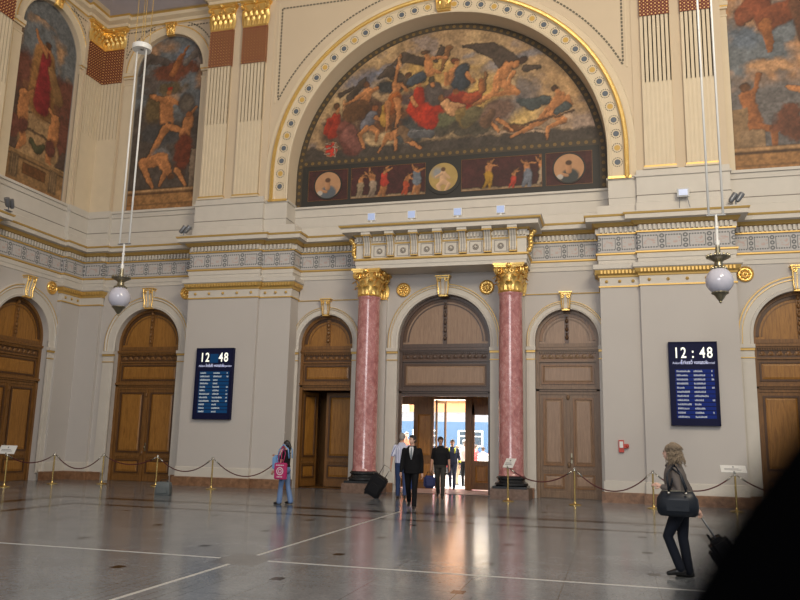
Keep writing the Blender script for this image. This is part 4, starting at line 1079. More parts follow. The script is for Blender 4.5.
# predella
MT['pred_dark'] = new_mat('pred_dark', (.030, .027, .022), .6); MT['maroon'] = new_mat('maroon', (.10, .025, .03), .6); MT['med_orange'] = new_mat('med_orange', (.52, .30, .16), .6)
c = MB(back(MY)); c.box(CX-5.2, CX+5.2, -.02, .008, 9.67, 11.17, 0); attach(root, c.build('predella_ground', 'pred_dark'))
def zb(v): return 9.67+.20+v*1.1
def pan(u0, u1, paint, nm='painted_panel', inside=None, base=(.065, .022, .024)):
    cv = Canvas(u0, u1, zb(0), zb(1.02), .022, base); paint(cv); cv.build(nm, back(MY-.014), inside or (lambda u, z: u > -99), root)
    if inside is None:
        c = MB(back(MY-.014)); c.frame(u0, u1, zb(0), zb(1.02), .012, 0, .006, 0); attach(root, c.build('panel_border', 'wood'))
zc_ = zb(.51)
def pl1(cv): 
    cv.mix((zb(.1)-cv.Z)*30, (.30, .24, .17))
    for (u, z, h, ln, ar, dr) in ((-8.55, .42, .8, 5, (60, 30), (.25, .19, .08)), (-7.55, .47, .95, -6, (-30, -70), (.33, .28, .24)), (-7.15, .5, 1.0, 4, (40, 15), (.42, .07, .05)), (-6.35, .38, .75, 12, (50, 90), (.40, .10, .05)), (-5.95, .5, 1.0, -5, (-40, 60), (.18, .22, .28)), (-8.0, .40, .8, 4, (30, 60), (.30, .26, .20))): figure(cv, u-.25, zb(z), h, ln, ar, (8, -10), SK, dr, BRN, dr if h < 1.0 else None)
def pl2(cv):
    cv.mix((zb(.1)-cv.Z)*30, (.30, .24, .17))
    for (u, z, h, ln, ar, dr) in ((-3.75, .5, .95, -4, (30, 80), (.42, .28, .06)), (-2.95, .32, .65, 10, (60, 30), (.38, .07, .05)), (-2.45, .45, .95, -8, (-60, 60), (.17, .20, .26)), (-1.95, .5, .95, -14, (-50, -20), (.45, .38, .30)), (-1.15, .5, 1.0, 0, (-30, 20), (.42, .09, .06))): figure(cv, u-.0, zb(z), h, ln, ar, (12, -14), SK, dr, BRN, dr)
def med(dr, hd):
    def f(cv):
        u = (cv.u[0]+cv.u[-1])/2; z = zc_
        cv.C[:] = (.50, .29, .16)
        cv.blob(u, z-.30, .34, .32, dr, wob=.2); cv.limb([(u, z-.1), (u, z+.10)], [.10, .085], SK); cv.blob(u, z+.18, .12, .10, hd, wob=.1); cv.limb([(u-.22, z-.2), (u-.05, z-.25)], [.06, .05], SK); cv.blob(u-.28, z-.28, .12, .10, (.50, .45, .40), wob=.1)
    return f
def med2(cv):
    u = (cv.u[0]+cv.u[-1])/2; z = zc_; cv.C[:] = (.45, .32, .12); cv.blob(u-.2, z+.15, .25, .25, (.30, .30, .30), soft=.6)
    cv.limb([(u, z+.12), (u, z-.12)], [.11, .13], SKL); cv.limb([(u, z-.15), (u-.18, z-.3), (u-.1, z-.5)], [.09, .07, .05], SKL); cv.limb([(u, z-.15), (u+.2, z-.28), (u+.08, z-.5)], [.09, .07, .05], SKL); cv.limb([(u+.05, z+.12), (u+.22, z-.05)], [.05, .04], SKL); cv.blob(u, z+.27, .09, .09, BRN, wob=.1); cv.limb([(u-.05, z+.12), (u-.25, z+.02)], [.05, .04], SKL)
pan(CX-4.9, CX-3.42, lambda cv: None); pan(CX-3.3, CX-.62, pl1); pan(CX+.62, CX+3.3, pl2); pan(CX+3.42, CX+4.9, lambda cv: None)
def circ(uc, r): return lambda u, z: (u-uc)**2+(z-zc_)**2 < r*r
for uc, r, pf in ((CX-4.16, .50, med((.13, .15, .17), (.14, .07, .04))), (CX+4.16, .50, med((.06, .07, .07), (.09, .05, .03))), (CX, .52, med2)):
    cv = Canvas(uc-r, uc+r, zc_-r, zc_+r, .022, (.5, .3, .16)); pf(cv); cv.build('painted_roundel', back(MY-.03), circ(uc, r-.01), root)
    c = MB(back(MY)); c.arch_ring(uc, zc_, r-.02, r+(.10 if uc == CX else .03), .0, .035, 0, 40, 0, 2*PI); attach(root, c.build('roundel_rim', 'pred_dark'))

def tall_mural(xf, uc, label, loc, fn, r=1.5):
    root = thing('tall_mural', label, 'mural', loc); cv = Canvas(uc-r-.03, uc+r+.03, 9.97, 17.1, .028, (.17, .20, .235)); fn(cv, uc)
    cv.build('painted_scene', xf, lambda u, z: (np.abs(u-uc) < r+.03) & ((u-uc)**2+np.maximum(z-15.58, 0)**2 < (r+.03)**2), root)
    c = MB(xf); c.arch_ring(uc, 15.58, r-.03, r+.0, -.005, .02, 0, 40, stilt=5.58); c.box(uc-r, uc+r, -.005, .02, 9.97, 10.0); attach(root, c.build('edge_band', 'shade_groove')); return root
STN = (.36, .27, .17); STD = (.20, .14, .09)
def ledge(cv, uc, zt, extra=None):
    cv.mix((zt-cv.Z)*30, (.34, .215, .11)); cv.mix((1-np.abs(cv.Z-zt+.08)/.07)*3, (.44, .31, .19)); cv.mix((1-np.abs(cv.Z-zt+.2)/.025)*3, (.13, .08, .05)); cv.mix((1-np.abs(cv.Z-zt+.62)/.02)*3, (.22, .14, .08))
def m_left(cv, uc):     # seen on the left wall
    cv.mix((cv.nz_(.9, 3)-.56)*5*(cv.Z > 14)*(cv.Z < 16.3), (.42, .30, .20))
    cv.mix((14.9-cv.Z+.4*(cv.nz_(1, 6)-.5)*2)*3, (.16, .075, .06)); cv.mix((13.6-cv.Z)*2*(cv.nz_(1.5, 2) > .4), (.11, .08, .07))
    cv.blob(uc, 12.3, .85, .9, STN, wob=.05, soft=.1); cv.blob(uc+.1, 11.6, 1.1, .7, STN, wob=.05, soft=.1); cv.mix((1-np.abs(cv.Z-12.7)/.03)*3*(np.abs(cv.U-uc) < .8), (.16, .11, .07)); cv.mix((1-np.abs(cv.Z-12.05)/.04)*3*(np.abs(cv.U-uc) < .95), (.14, .10, .07))
    cv.limb([(uc-.1, 14.9), (uc, 13.3)], [.55, .72], (.28, .17, .08)); cv.limb([(uc-.02, 15.0), (uc, 13.2)], [.24, .44], (.24, .035, .045)); cv.limb([(uc+.3, 14.6), (uc+.8, 13.7)], [.2, .26], (.26, .17, .09))
    cv.limb([(uc-.05, 15.1), (uc-.5, 15.5), (uc-.62, 15.75)], [.10, .08, .06], SK); cv.blob(uc+.05, 15.35, .15, .18, SK, wob=.1); cv.blob(uc+.05, 15.5, .17, .16, (.10, .05, .03), wob=.1)
    for s, z in ((-.85, 12.4), (.75, 12.1)):
        cv.limb([(uc+s, z+.8), (uc+s*.98, z)], [.24, .26], SK); cv.limb([(uc+s, z), (uc+s*.8, z-.8), (uc+s*1.1, z-1.3)], [.2, .14, .08], SK); cv.limb([(uc+s, z+.8), (uc+s*.5, z+1.1)], [.09, .07], SK); cv.blob(uc+s, z+1.2, .17, .18, (.20, .11, .07), wob=.1); cv.blob(uc+s*.9, z-.3, .3, .35, (.14, .06, .05), wob=.4)
    cv.limb([(uc-.3, 11.7), (uc, 11.45), (uc+.3, 11.7)], [.10, .13, .10], (.09, .10, .06))
    cv.mix((11.2-cv.Z)*30, (.30, .21, .12)); cv.mix((1-np.abs(cv.Z-11.15)/.05)*3, (.38, .28, .17)); cv.mix((1-np.abs(cv.Z-10.95)/.02)*3, (.12, .08, .05)); cv.mix((np.abs(cv.U-uc) < .55)*(np.abs(cv.Z-10.62) < .2)*1.0, (.16, .085, .04))
    for s in (-1, 1): cv.mix((np.abs(cv.U-uc-s*.95) < .2)*(np.abs(cv.Z-10.6) < .42)*1.0, (.20, .15, .10)); cv.limb([(uc+s*.95-.1, 10.25), (uc+s*.95-.1, 10.95)], [.025, .025], (.36, .28, .18)); cv.limb([(uc+s*.95+.1, 10.25), (uc+s*.95+.1, 10.95)], [.025, .025], (.36, .28, .18))
    cv.mix((10.12-cv.Z)*30, (.36, .235, .125))
def m_mid(cv, uc):      # battle scene on the back wall
    cv.mix((cv.nz_(.9, 7)-.52)*6*(cv.Z > 14.2), (.36, .26, .19)); cv.mix((14.2-cv.Z+.9*(cv.nz_(1, 5)-.5)*2)*2, (.10, .09, .085))
    cv.blob(uc+.6, 16.2, .7, .5, (.20, .25, .33), soft=.6, wob=.5)
    cv.blob(uc-.7, 15.2, .8, .8, (.13, .12, .12), soft=.5, wob=.6); cv.blob(uc+.2, 15.6, .9, .55, (.17, .075, .05), wob=.5); cv.limb([(uc+.1, 15.5), (uc+.4, 16.2)], [.16, .12], SKD); cv.limb([(uc+.4, 16.1), (uc+.7, 16.6)], [.07, .05], SKD)
    cv.limb([(uc-.2, 16.0), (uc-1.1, 16.3), (uc-1.4, 15.6)], [.15, .22, .06], (.11, .10, .10)); cv.limb([(uc+.6, 15.9), (uc+1.2, 16.4), (uc+1.4, 15.8)], [.12, .2, .05], (.16, .15, .15)); cv.blob(uc, 14.9, .8, .3, (.14, .12, .08), wob=.4)
    cv.blob(uc-.4, 14.1, .75, .6, (.15, .12, .07), wob=.4); cv.limb([(uc-.1, 14.3), (uc, 13.5)], [.30, .32], SK); cv.limb([(uc-.2, 14.4), (uc-.8, 14.7)], [.12, .09], SK); cv.limb([(uc+.1, 14.4), (uc+.5, 14.2), (uc+.9, 14.4)], [.12, .09, .07], SK); cv.blob(uc, 14.75, .15, .18, SKD, wob=.1); cv.blob(uc, 14.9, .16, .1, RED, wob=.1)
    cv.blob(uc+.8, 14.2, .42, .46, (.09, .085, .085), wob=.05); cv.blob(uc+.8, 14.2, .34, .38, (.15, .14, .13), wob=.1)
    cv.blob(uc-.2, 13.0, .95, .5, (.085, .09, .10), wob=.5); cv.limb([(uc, 13.3), (uc-.4, 12.6), (uc-.7, 12.0)], [.18, .15, .09], SK); cv.limb([(uc+.2, 13.3), (uc+.6, 13.1)], [.16, .12], SK)
    cv.limb([(uc+.95, 13.5), (uc+.8, 12.9)], [.22, .24], SK); cv.limb([(uc+.9, 13.6), (uc+1.25, 14.0)], [.09, .07], SK); cv.blob(uc+.95, 13.75, .14, .14, SKD, wob=.1); cv.blob(uc+.85, 12.2, .5, .8, (.15, .05, .03), wob=.4); cv.limb([(uc+.6, 11.5), (uc+1.0, 10.9)], [.13, .07], SK)
    cv.blob(uc-.1, 12.2, .65, .35, (.22, .23, .25), wob=.5, soft=.5); cv.limb([(uc-.9, 11.9), (uc-.1, 12.0), (uc+.2, 11.5)], [.22, .30, .2], SK); cv.limb([(uc-.9, 11.8), (uc-.6, 11.2), (uc-.4, 10.9)], [.15, .12, .07], SK); cv.limb([(uc+.1, 11.5), (uc-.1, 10.95)], [.14, .07], SK); cv.blob(uc+.35, 11.3, .17, .16, BRN, wob=.1)
    cv.mix((np.abs(cv.U-uc-1.35) < .22)*(cv.Z < 12.3)*1.0, (.26, .22, .18)); ledge(cv, uc, 10.85)
def m_right(cv, uc):
    cv.mix((cv.nz_(.8, 9)-.48)*5*(cv.Z > 12.6), (.46, .30, .19)); cv.blob(uc-1.0, 14.4, .6, .5, (.15, .19, .25), soft=.5, wob=.4); cv.blob(uc-1.1, 16.2, .7, .35, (.16, .20, .27), soft=.5, wob=.4)
    cv.mix((13.0-cv.Z+.6*(cv.nz_(1, 5)-.5)*2)*2, (.17, .17, .18)); cv.blob(uc-.3, 13.4, .8, .3, (.50, .34, .22), soft=.5, wob=.4)
    cv.limb([(uc-1.0, 15.2), (uc-.5, 15.6), (uc-.3, 14.8)], [.25, .35, .3], (.22, .085, .05)); cv.limb([(uc-1.05, 15.0), (uc-.85, 15.15)], [.2, .22], (.24, .10, .06)); cv.limb([(uc-.2, 15.0), (uc+.4, 15.2)], [.40, .38], (.20, .08, .045)); cv.limb([(uc-.35, 14.8), (uc-.25, 13.9)], [.18, .09], SKD)
    cv.limb([(uc+.7, 15.3), (uc+.9, 13.6)], [.34, .22], (.13, .07, .045)); cv.limb([(uc+.1, 16.9), (uc+.2, 15.9)], [.3, .33], SKL); cv.limb([(uc-.2, 16.5), (uc-.7, 16.2)], [.12, .08], SK); cv.limb([(uc-.75, 16.9), (uc-1.0, 16.0)], [.1, .22], (.20, .12, .07))
    cv.limb([(uc-1.0, 12.4), (uc-.85, 11.5)], [.24, .26], SKD); cv.limb([(uc-.85, 12.3), (uc-.65, 13.1)], [.09, .07], SKD); cv.blob(uc-1.05, 12.7, .16, .17, BRN, wob=.1); cv.limb([(uc-.9, 11.4), (uc-.3, 11.3), (uc-.3, 10.7)], [.15, .12, .08], SKD)
    cv.blob(uc+.3, 11.5, .7, .7, (.15, .07, .045), wob=.5); cv.blob(uc+.9, 11.9, .5, .6, (.20, .20, .19), wob=.4); cv.limb([(uc+.2, 12.6), (uc+.9, 12.4)], [.08, .11], SK); cv.limb([(uc+1.1, 11.9), (uc+.7, 11.3)], [.3, .26], SKL)
    cv.mix((np.abs(cv.U-uc+1.3) < .28)*(cv.Z < 12.0)*1.0, (.27, .20, .13)); cv.mix((np.abs(cv.U-uc+.9) < .35)*(cv.Z < 11.3)*1.0, (.29, .22, .15)); ledge(cv, uc, 10.75)
tall_mural(left(WX-.19), 21.3, 'tall arched mural on the left wall with a red-robed figure on a pedestal', (WX, 21.3, 9.97), m_left)
tall_mural(back(WY+.19), MU[0][2], 'tall arched battle mural behind the cables of the left hanging lamp', (MU[0][2], WY, 9.97), m_mid)
tall_mural(back(WY+.19), MU[1][2], 'tall arched mural with clouds and animals at the upper right picture edge', (MU[1][2], WY, 9.97), m_right)
# ------------------------------------------------------------------ departure boards
def text_mesh(name, txt, size, mat, par, loc, align='CENTER', sx=1, bold=0):
    cu = bpy.data.curves.new(name, 'FONT'); cu.body = txt; cu.size = size; cu.align_x = align; cu.extrude = .004; cu.offset = bold
    o = bpy.data.objects.new(name, cu); COL.objects.link(o)
    me = bpy.data.meshes.new_from_object(o.evaluated_get(bpy.context.evaluated_depsgraph_get())); COL.objects.unlink(o)
    me.transform(Matrix.Translation(loc) @ Matrix.Rotation(PI/2, 4, 'X') @ Matrix.Scale(sx, 4, (1, 0, 0)))
    me.materials.clear(); me.materials.append(MT[mat]); q = bpy.data.objects.new(name, me); COL.objects.link(q)
    if par: attach(par, q)
    return q
def board(x0, x1, z0, z1, label, digits, head, rowmat, seed):
    Y = 23.17; root = thing('departure_board', label, 'departure board', ((x0+x1)/2, P1Y, z0)); rg = random.Random(seed)
    c = MB(); c.box(x0, x1, Y, P1Y+.02, z0, z1); c.box(x0, x1, Y-.02, Y, z0, z0+.03); c.box(x0, x1, Y-.02, Y, z1-.03, z1); c.box(x0, x0+.03, Y-.02, Y, z0, z1); c.box(x1-.03, x1, Y-.02, Y, z0, z1)
    attach(root, c.build('housing', 'navy')); W = x1-x0; zr = z1-.80
    for x, t in digits:
        for k, ch in enumerate(t): text_mesh('clock_digit' if ch != ':' else 'clock_colon', ch, .43, 'led_white', root, (x0+W*x+(k-(len(t)-1)/2)*.195, Y-.006, z1-.46), 'CENTER', .74, .005)
    if len(digits) == 2:
        c = MB(); c.box(x0+W*.38, x0+W*.60, Y-.004, Y, z1-.50, z1-.20); attach(root, c.build('display_window', rowmat))
    text_mesh('heading', head[0], .10, 'led_lilac', root, (x0+W*.17, Y-.006, z1-.64), 'CENTER', .8); text_mesh('heading', head[1], .155, 'led_lilac', root, (x0+W*.52, Y-.006, z1-.64), 'CENTER', .72, .002); text_mesh('heading', head[2], .10, 'led_lilac', root, (x0+W*.86, Y-.006, z1-.64), 'CENTER', .75)
    for i in range(12):
        z = zr-i*.117
        c = MB(); c.box(x0+W*.12, x1-W*.08, Y-.006, Y, z-.09, z+.005); r = c.build('display_row', rowmat); attach(root, r)
        def word(u, n):
            c = MB()
            for q in range(n):
                h = rg.choice((.040, .052, .052)); b = u+q*.034
                c.box(b, b+.009, Y-.011, Y-.006, z-.07, z-.07+h); c.box(b+.016, b+.024, Y-.011, Y-.006, z-.07, z-.07+h*rg.choice((.6, 1)))
                c.box(b, b+.024, Y-.011, Y-.006, *(lambda k: (z-.07+k, z-.061+k))(rg.choice((0, .02, .035))))
            o = c.build('row_lettering', 'led_dim'); o.parent = r
        word(x0+W*.15, rg.choice((6, 6, 9, 10, 11))); word(x0+W*.50, rg.choice((5, 7, 8, 9, 11)))
        if rg.random() < .5: word(x0+W*.86, rg.choice((1, 2)))
    return root
board(-13.60, -12.22, 2.18, 4.57, 'dark blue train board on the left pier, its clock 12 48 without colon', ((.235, '12'), (.74, '48')), ('Abfahrt', 'Induló vonatok', 'Departures'), 'blue_row_left', 1)
board(1.61, 2.92, 2.21, 4.59, 'blue train board on the right pier, its clock 12 : 48 with colon', ((.235, '12'), (.50, ':'), (.77, '48')), ('Ankunft', 'Érkező vonatok', 'Arrival'), 'blue_row', 5)

# ------------------------------------------------------------------ hanging globe lamps
def lamp(x, y, z, label, ring):
    root = thing('pendant_lamp', label, 'lamp', (x, y, z), group='hanging globe lamps')
    c = MB(); c.lathe((0, 0, 0), [(.10, .29), (.17, .25), (.235, .18), (.28, .09), (.295, 0), (.28, -.10), (.235, -.18), (.17, -.25), (.10, -.28)], 40); c.build('glass_globe', 'globe', root, smooth=True)
    c = MB(); c.lathe((0, 0, 0), [(.10, .28), (.15, .29), (.13, .32), (.10, .34), (.085, .42), (.12, .46), (.20, .50), (.24, .545), (.20, .54), (.06, .50), (.045, .9), (.02, .92)], 32, 0)
    for i in range(16):
        a = 2*PI*i/16; c.ball((.235*math.cos(a), .235*math.sin(a), .56), .028, 0, 6, 5, sz=1.6)
    for i in range(12):
        a = 2*PI*i/12; c.ball((.15*math.cos(a), .15*math.sin(a), .28), .035, 0, 6, 5)
    c.build('crown', 'old_brass', root, smooth=40)
    c = MB(); c.lathe((0, 0, 0), [(.17, -.245), (.185, -.27), (.15, -.30), (.12, -.33), (.09, -.38), (.05, -.43), (.03, -.46), (.035, -.48), (.0, -.51)], 24)
    for i in range(12):
        a = 2*PI*i/12; c.ball((.155*math.cos(a), .155*math.sin(a), -.27), .03, 0, 6, 5)
    c.build('finial', 'old_brass', root, smooth=40)
    c = MB(); c.tube([(0, 0, .55), (0, 0, .92)], .05, 10); c.tube([(0, 0, .9), (0, 0, 1.52)], .028, 8); c.ball((0, 0, 1.22), .045, 0, 8, 6); c.build('stem', 'white_rod', root, smooth=40)
    c = MB(); c.box(-.20, .20, -.02, .02, 1.50, 1.53); c.build('crossbar', 'grey_metal', root)
    top = 19.5-z if ring is None else ring-z
    for s in (-1, 1): c = MB(); c.tube([(s*.15, 0, 1.52), (s*.15, 0, top)], .026, 8); c.build('suspension_rod', 'white_rod', root, smooth=True)
    if ring is not None:
        c = MB(); c.lathe((0, 0, top), [(.05, -.05), (.26, -.07), (.275, -.02), (.275, .07), (.25, .09), (.05, .10)], 32); c.build('ceiling_ring', 'white_rod', root, smooth=40)
        for i in range(4):
            a = PI/4+i*PI/2; c = MB(); c.tube([(.2*math.cos(a), .2*math.sin(a), top+.07), (.2*math.cos(a), .2*math.sin(a), 19.6-z)], .010, 6); c.build('suspension_cable', 'brass', root)
LY = 17.8
pL = onY(119.5, 297.5, LY); pR = onY(719.5, 281, LY); rg = onY(143.5, 48, LY)
lamp(pL.x, LY, pL.z, 'white globe lamp hanging at the left in front of the corner, below a white ring', rg.z)
lamp(pR.x, LY, pR.z, 'white globe lamp hanging at the right above the right board', None)

# ------------------------------------------------------------------ floodlights
for px, lb in ((371.5, 'leftmost of the four small pale blue floodlights on the portal cornice'), (411.5, 'second from left of the four small pale blue floodlights on the portal cornice'), (457.5, 'third from left of the four small pale blue floodlights on the portal cornice'), (500.5, 'rightmost of the four small pale blue floodlights on the portal cornice')):
    x = onY(px, 212, 22.85).x; root = thing('floodlight', lb, 'floodlight', (x, 22.85, 8.53), group='floodlights on the portal cornice')
    c = MB(); c.box(-.13, .13, .0, .10, .12, .37); c.box(-.11, .11, .10, .13, .14, .35); c.build('housing', 'white_rod', root)
    c = MB(); c.box(-.115, .115, -.012, .0, .135, .355); c.build('lens', 'lens_sky_tint', root)
    c = MB(); c.box(-.03, .03, .02, .08, .03, .13); c.box(-.09, .09, -.02, .12, .0, .03); c.build('bracket', 'white_rod', root)
def spots(x, y, z, label, rz=0):
    root = thing('spotlight_pair', label, 'spotlight', (x, y, z), rz)
    c = MB(); c.box(-.12, .12, -.06, .06, 0, .03); c.tube([(0, 0, .02), (0, 0, .16)], .02, 8); c.build('bracket', 'grey_metal', root)
    for s in (-1, 1):
        c = MB(); a = Vector((s*.09-.06, 0, .14)); b = a+Vector((.16, .06, .24)); c.tube([a, a.lerp(b, .15), a.lerp(b, .85), b], [.05, .075, .085, .085], 12); c.build('lamp_head', 'grey_metal', root, smooth=40)
for (px, py, Y, lb) in ((183.5, 236, 23.0, 'grey pair of spotlights on the cornice left of the left pier'), (736, 206, 23.0, 'grey pair of spotlights on the cornice above the right board')):
    p = onY(px, py, Y); spots(p.x, Y, 8.5, lb)
p = onX(9, 205, -18.3); spots(-18.3, p.y, 8.5, 'grey pair of spotlights on the left wall cornice at the picture edge', -PI/2)
p = onY(683, 194, 23.1); root = thing('floodlight', 'single pale floodlight on a thin stand above the right board', 'floodlight', (p.x, 23.1, 8.5))
c = MB(); c.box(-.15, .15, -.05, .05, .42, .64); c.frame(-.17, .17, .40, .66, .02, -.04, .02); c.build('housing', 'grey_metal', root)
c = MB(); c.box(-.125, .125, -.062, -.05, .44, .62); c.build('lens', 'lens_sky_tint', root)
c = MB(); c.tube([(-.12, 0, 0), (-.10, 0, .44)], .01, 6); c.tube([(.2, .05, 0), (.10, 0, .44)], .01, 6); c.box(.1, .5, 0, .06, 0, .05); c.build('stand', 'grey_metal', root)
# fire alarm box and camera next to it
p = onY(621.5, 446, P2Y)
root = thing('fire_alarm', 'small red and white fire alarm box on the wall left of the right board pier', 'fire alarm', (p.x, P2Y, p.z))
c = MB(); c.box(-.08, .07, -.07, 0, -.18, .17); c.build('housing', 'red_plastic', root)
c = MB(); c.box(-.055, .045, -.085, -.07, -.05, .13); c.build('front_plate', 'white_card', root)
c = MB(); c.box(.07, .2, -.09, 0, -.06, .06); c.ball((.16, -.09, 0), .05, 0, 10, 8); c.build('call_button', 'red_plastic', root)

# ------------------------------------------------------------------ rope barrier
ST = [(4, 487, 'under the white sign at the far left'), (52, 483, 'second from the left edge'), (101.7, 481, 'in front of the left edge of the arched door at the corner'),
      (155.6, 485, 'directly behind the small grey bag'), (211, 489.2, 'below the left board'), (508, 501.8, 'carrying the tilted card by the right pink column'),
      (575, 505.5, 'in front of the closed narrow door'), (654, 509, 'just left of the curly-haired woman'), (737, 512, 'carrying the glossy sign below the right board')]
YS = [19.4, 21.4, 22.3, 22.3, 22.0, 22.2, 21.9, 21.8, 21.9]
tops = []; proto = None
for i, (px, py, lb) in enumerate(ST):
    x = onY(px, py, YS[i]).x
    if proto is None:
        proto = thing('stanchion', 'brass barrier post '+lb, 'barrier post', (x, YS[i], 0), group='brass barrier posts')
        c = MB(); c.lathe((0, 0, 0), [(0, 0), (.17, 0), (.17, .015), (.15, .03), (.05, .045), (.04, .06), (.035, .10), (.0, .10)], 28); c.build('base', 'brass', proto, smooth=40)
        c = MB(); c.tube([(0, 0, .06), (0, 0, .95)], .024, 14); c.build('post', 'brass', proto, smooth=40)
        c = MB(); c.lathe((0, 0, 0), [(.024, .90), (.036, .91), (.036, .94), (.03, .95), (.034, .97), (.03, .99), (0, 1.0)], 16)
        for s in (-1, 1): c.tube([(s*.03, 0, .93), (s*.06, 0, .935), (s*.065, 0, .91), (s*.05, 0, .895)], .006, 6)
        c.build('finial', 'steel', proto, smooth=40); o = proto
    else:
        o = copy_tree(proto); o['label'] = 'brass barrier post '+lb; o.location = (x, YS[i], 0)
    tops.append(Vector((x, YS[i], .91)))
def rope(a, b, sag, label):
    d = (b-a).normalized(); a = a+d*.055; b = b-d*.055; n = 24
    pts = [a.lerp(b, i/n)+Vector((0, 0, -sag*4*(i/n)*(1-i/n))) for i in range(n+1)]
    root = thing('barrier_rope', label, 'barrier rope', (a.x, a.y, 0), group='dark red barrier ropes')
    c = MB(); c.tube(pts[1:-1], .017, 8); attach(root, c.build('rope', 'rope', smooth=True))
    for p, q in ((pts[0], pts[2]), (pts[-1], pts[-3])): c = MB(); c.tube([p, p.lerp(q, .5), q], [.012, .022, .020], 8); attach(root, c.build('end_hook', 'steel', smooth=True))
for i, s, lb in ((0, .22, 'sagging rope between the far left sign post and the next post'), (1, .42, 'deeply sagging rope in front of the white corner wall'), (2, .25, 'rope in front of the arched door at the corner'), (3, .40, 'rope from the post behind the grey bag to below the left board'),
             (5, .33, 'rope in front of the closed narrow door, starting at the tilted card'), (6, .50, 'long rope below the red fire alarm box'), (7, .42, 'rope passing behind the curly-haired woman')):
    rope(tops[i], tops[i+1], s, 'dark red '+lb)
e1 = Vector((-10.35, 23.2, .93)); rope(tops[4], e1, .52, 'dark red rope from below the left board towards the girl with the pink bag')
e2 = Vector((tops[8].x+2.6, 21.9, .91)); rope(tops[8], e2, .45, 'dark red rope leaving the glossy sign to the right')
c = MB(); c.lathe((0, 0, 0), [(.04, 0), (.04, .02), (.015, .03), (.015, .22), (0, .22)], 12); c.v = [(x, 23.45-z, y) for x, y, z in c.v]
o = c.build('rope_hook', 'steel'); o.data.transform(Matrix.Translation((0, -23.45, 0))); o.location = (-10.40, 23.45, .92); tag(o, 'small metal wall hook holding the rope behind the girl', 'hook')
# signs
def sign(p, w, h, tilt, label, mat='white_card', rz=0, lines=2):
    root = thing('notice_sign', label, 'sign', p, rz)
    c = MB(); c.xf = lambda u, d, z: (u, -d*math.cos(tilt)+z*math.sin(tilt), z*math.cos(tilt)+d*math.sin(tilt))
    c.box(-w/2, w/2, 0, .012, 0, h); c.build('plate', mat, root)
    c2 = MB(); c2.xf = c.xf
    for i in range(lines): c2.box(-w*.36, w*(.30-.1*i), .012, .015, h*(.30+.16*i), h*(.36+.16*i)); c2.box(-.02, .02, .012, .015, h*.68, h*.84)
    c2.build('print', 'print_grey', root)
    c = MB(); c.box(-.02, .02, -.01, .03, -.03, .04); c.build('clip', 'steel', root)
sign((tops[0].x-.02, YS[0]-.05, .97), .58, .27, R(25), 'white notice sign on the barrier post at the far left')
sign((tops[5].x+.0, YS[5]-.06, .93), .34, .32, R(38), 'small tilted grey notice card at the foot of the right pink column', rz=R(-28))
sign((tops[8].x-.02, YS[8]-.05, .99), .62, .30, R(55), 'glossy sign reflecting light, on the barrier post below the right board')
# small grey bag on the floor
p = onZ = None
q = ray(164, 494); q = CP+q*(-1.6/q.z)
root = thing('grey_bag', 'small boxy grey bag standing on the floor beside a barrier post', 'bag', (onY(163.5, 490, 19.2).x, 19.2, 0), R(12)); root.scale = (.92, .92, .78); 
c = MB(); n = 10
vs = []; fs = []
pr = [(.0, .9), (.02, 1.0), (.30, .98), (.42, .90), (.46, .70)]
for z, s in pr:
    for (a, b) in ((-.22, -.13), (-.10, -.15), (.10, -.14), (.22, -.12), (.23, 0), (.22, .13), (.08, .15), (-.12, .14), (-.22, .12), (-.235, 0)): vs.append((a*s+random.uniform(-.008, .008), b*s, z))
for j in range(4):
    for i in range(10): fs.append((j*10+i, j*10+(i+1) % 10, (j+1)*10+(i+1) % 10, (j+1)*10+i))
fs.append(tuple(range(40, 50))); fs.append(tuple(range(10)))
c.add(vs, fs); c.build('bag_body', 'grey_bag', root, smooth=50)
c = MB(); c.tube([(-.12, 0, .45), (-.08, 0, .52), (.08, 0, .52), (.12, 0, .45)], .014, 8); c.build('handle', 'black_stone', root, smooth=True)
c = MB(); c.box(-.15, .15, -.165, -.14, .08, .26); c.build('front_pocket', 'grey_bag', root)

# ------------------------------------------------------------------ outdoors: platform and train
MT['platform'] = new_mat('platform', lambda: mixc(noise(coords('Object'), 3, 5), (.55, .53, .50), (.66, .64, .60)), .6)
MT['train_blue'] = new_mat('train_blue', (.028, .066, .125), .5); MT['train_grey'] = new_mat('train_grey', (.08, .08, .088), .7); MT['train_red'] = new_mat('train_red', (.55, .06, .06), .5)
MT['facade'] = new_mat('facade', (.50, .24, .11), .8); MT['facade_pale'] = new_mat('facade_pale', (.80, .66, .50), .8); MT['dark_glass'] = new_mat('dark_glass', (.03, .045, .06), .15)
c = MB(); c.add([(-45, 27.2, 0), (25, 27.2, 0), (25, 60, 0), (-45, 60, 0)], [(0, 1, 2, 3)]); struct(c.build('platform_ground', 'platform'))
c = MB(); c.box(-45, 25, 52, 53, 0, 14, 0)
for i in range(12): c.box(-43+i*5.6, -41.6+i*5.6, 51.6, 52, 0, 14, 1)
c.box(-45, 25, 51.7, 52, 4.4, 4.9, 1)
root = thing('station_building', 'sunlit orange and cream station facade beyond the train', 'building', (-10, 52, 0)); attach(root, c.build('facade', ['facade', 'facade_pale']))
TY = 38.0
root = thing('train_carriage', 'blue railway carriage seen through the open central doors', 'train', (-10, TY+1.5, 0))
c = MB(); c.box(-27, 5, TY, TY+3, .55, 2.62, 0); attach(root, c.build('body', 'train_blue'))
c = MB(); c.box(-27, 5, TY-.02, TY, .62, 1.12, 0); attach(root, c.build('red_stripe', 'train_red'))
c = MB()
pr = [(0, 2.62), (.12, 2.85), (.5, 3.05), (1.5, 3.15), (2.5, 3.05), (2.88, 2.85), (3, 2.62)]
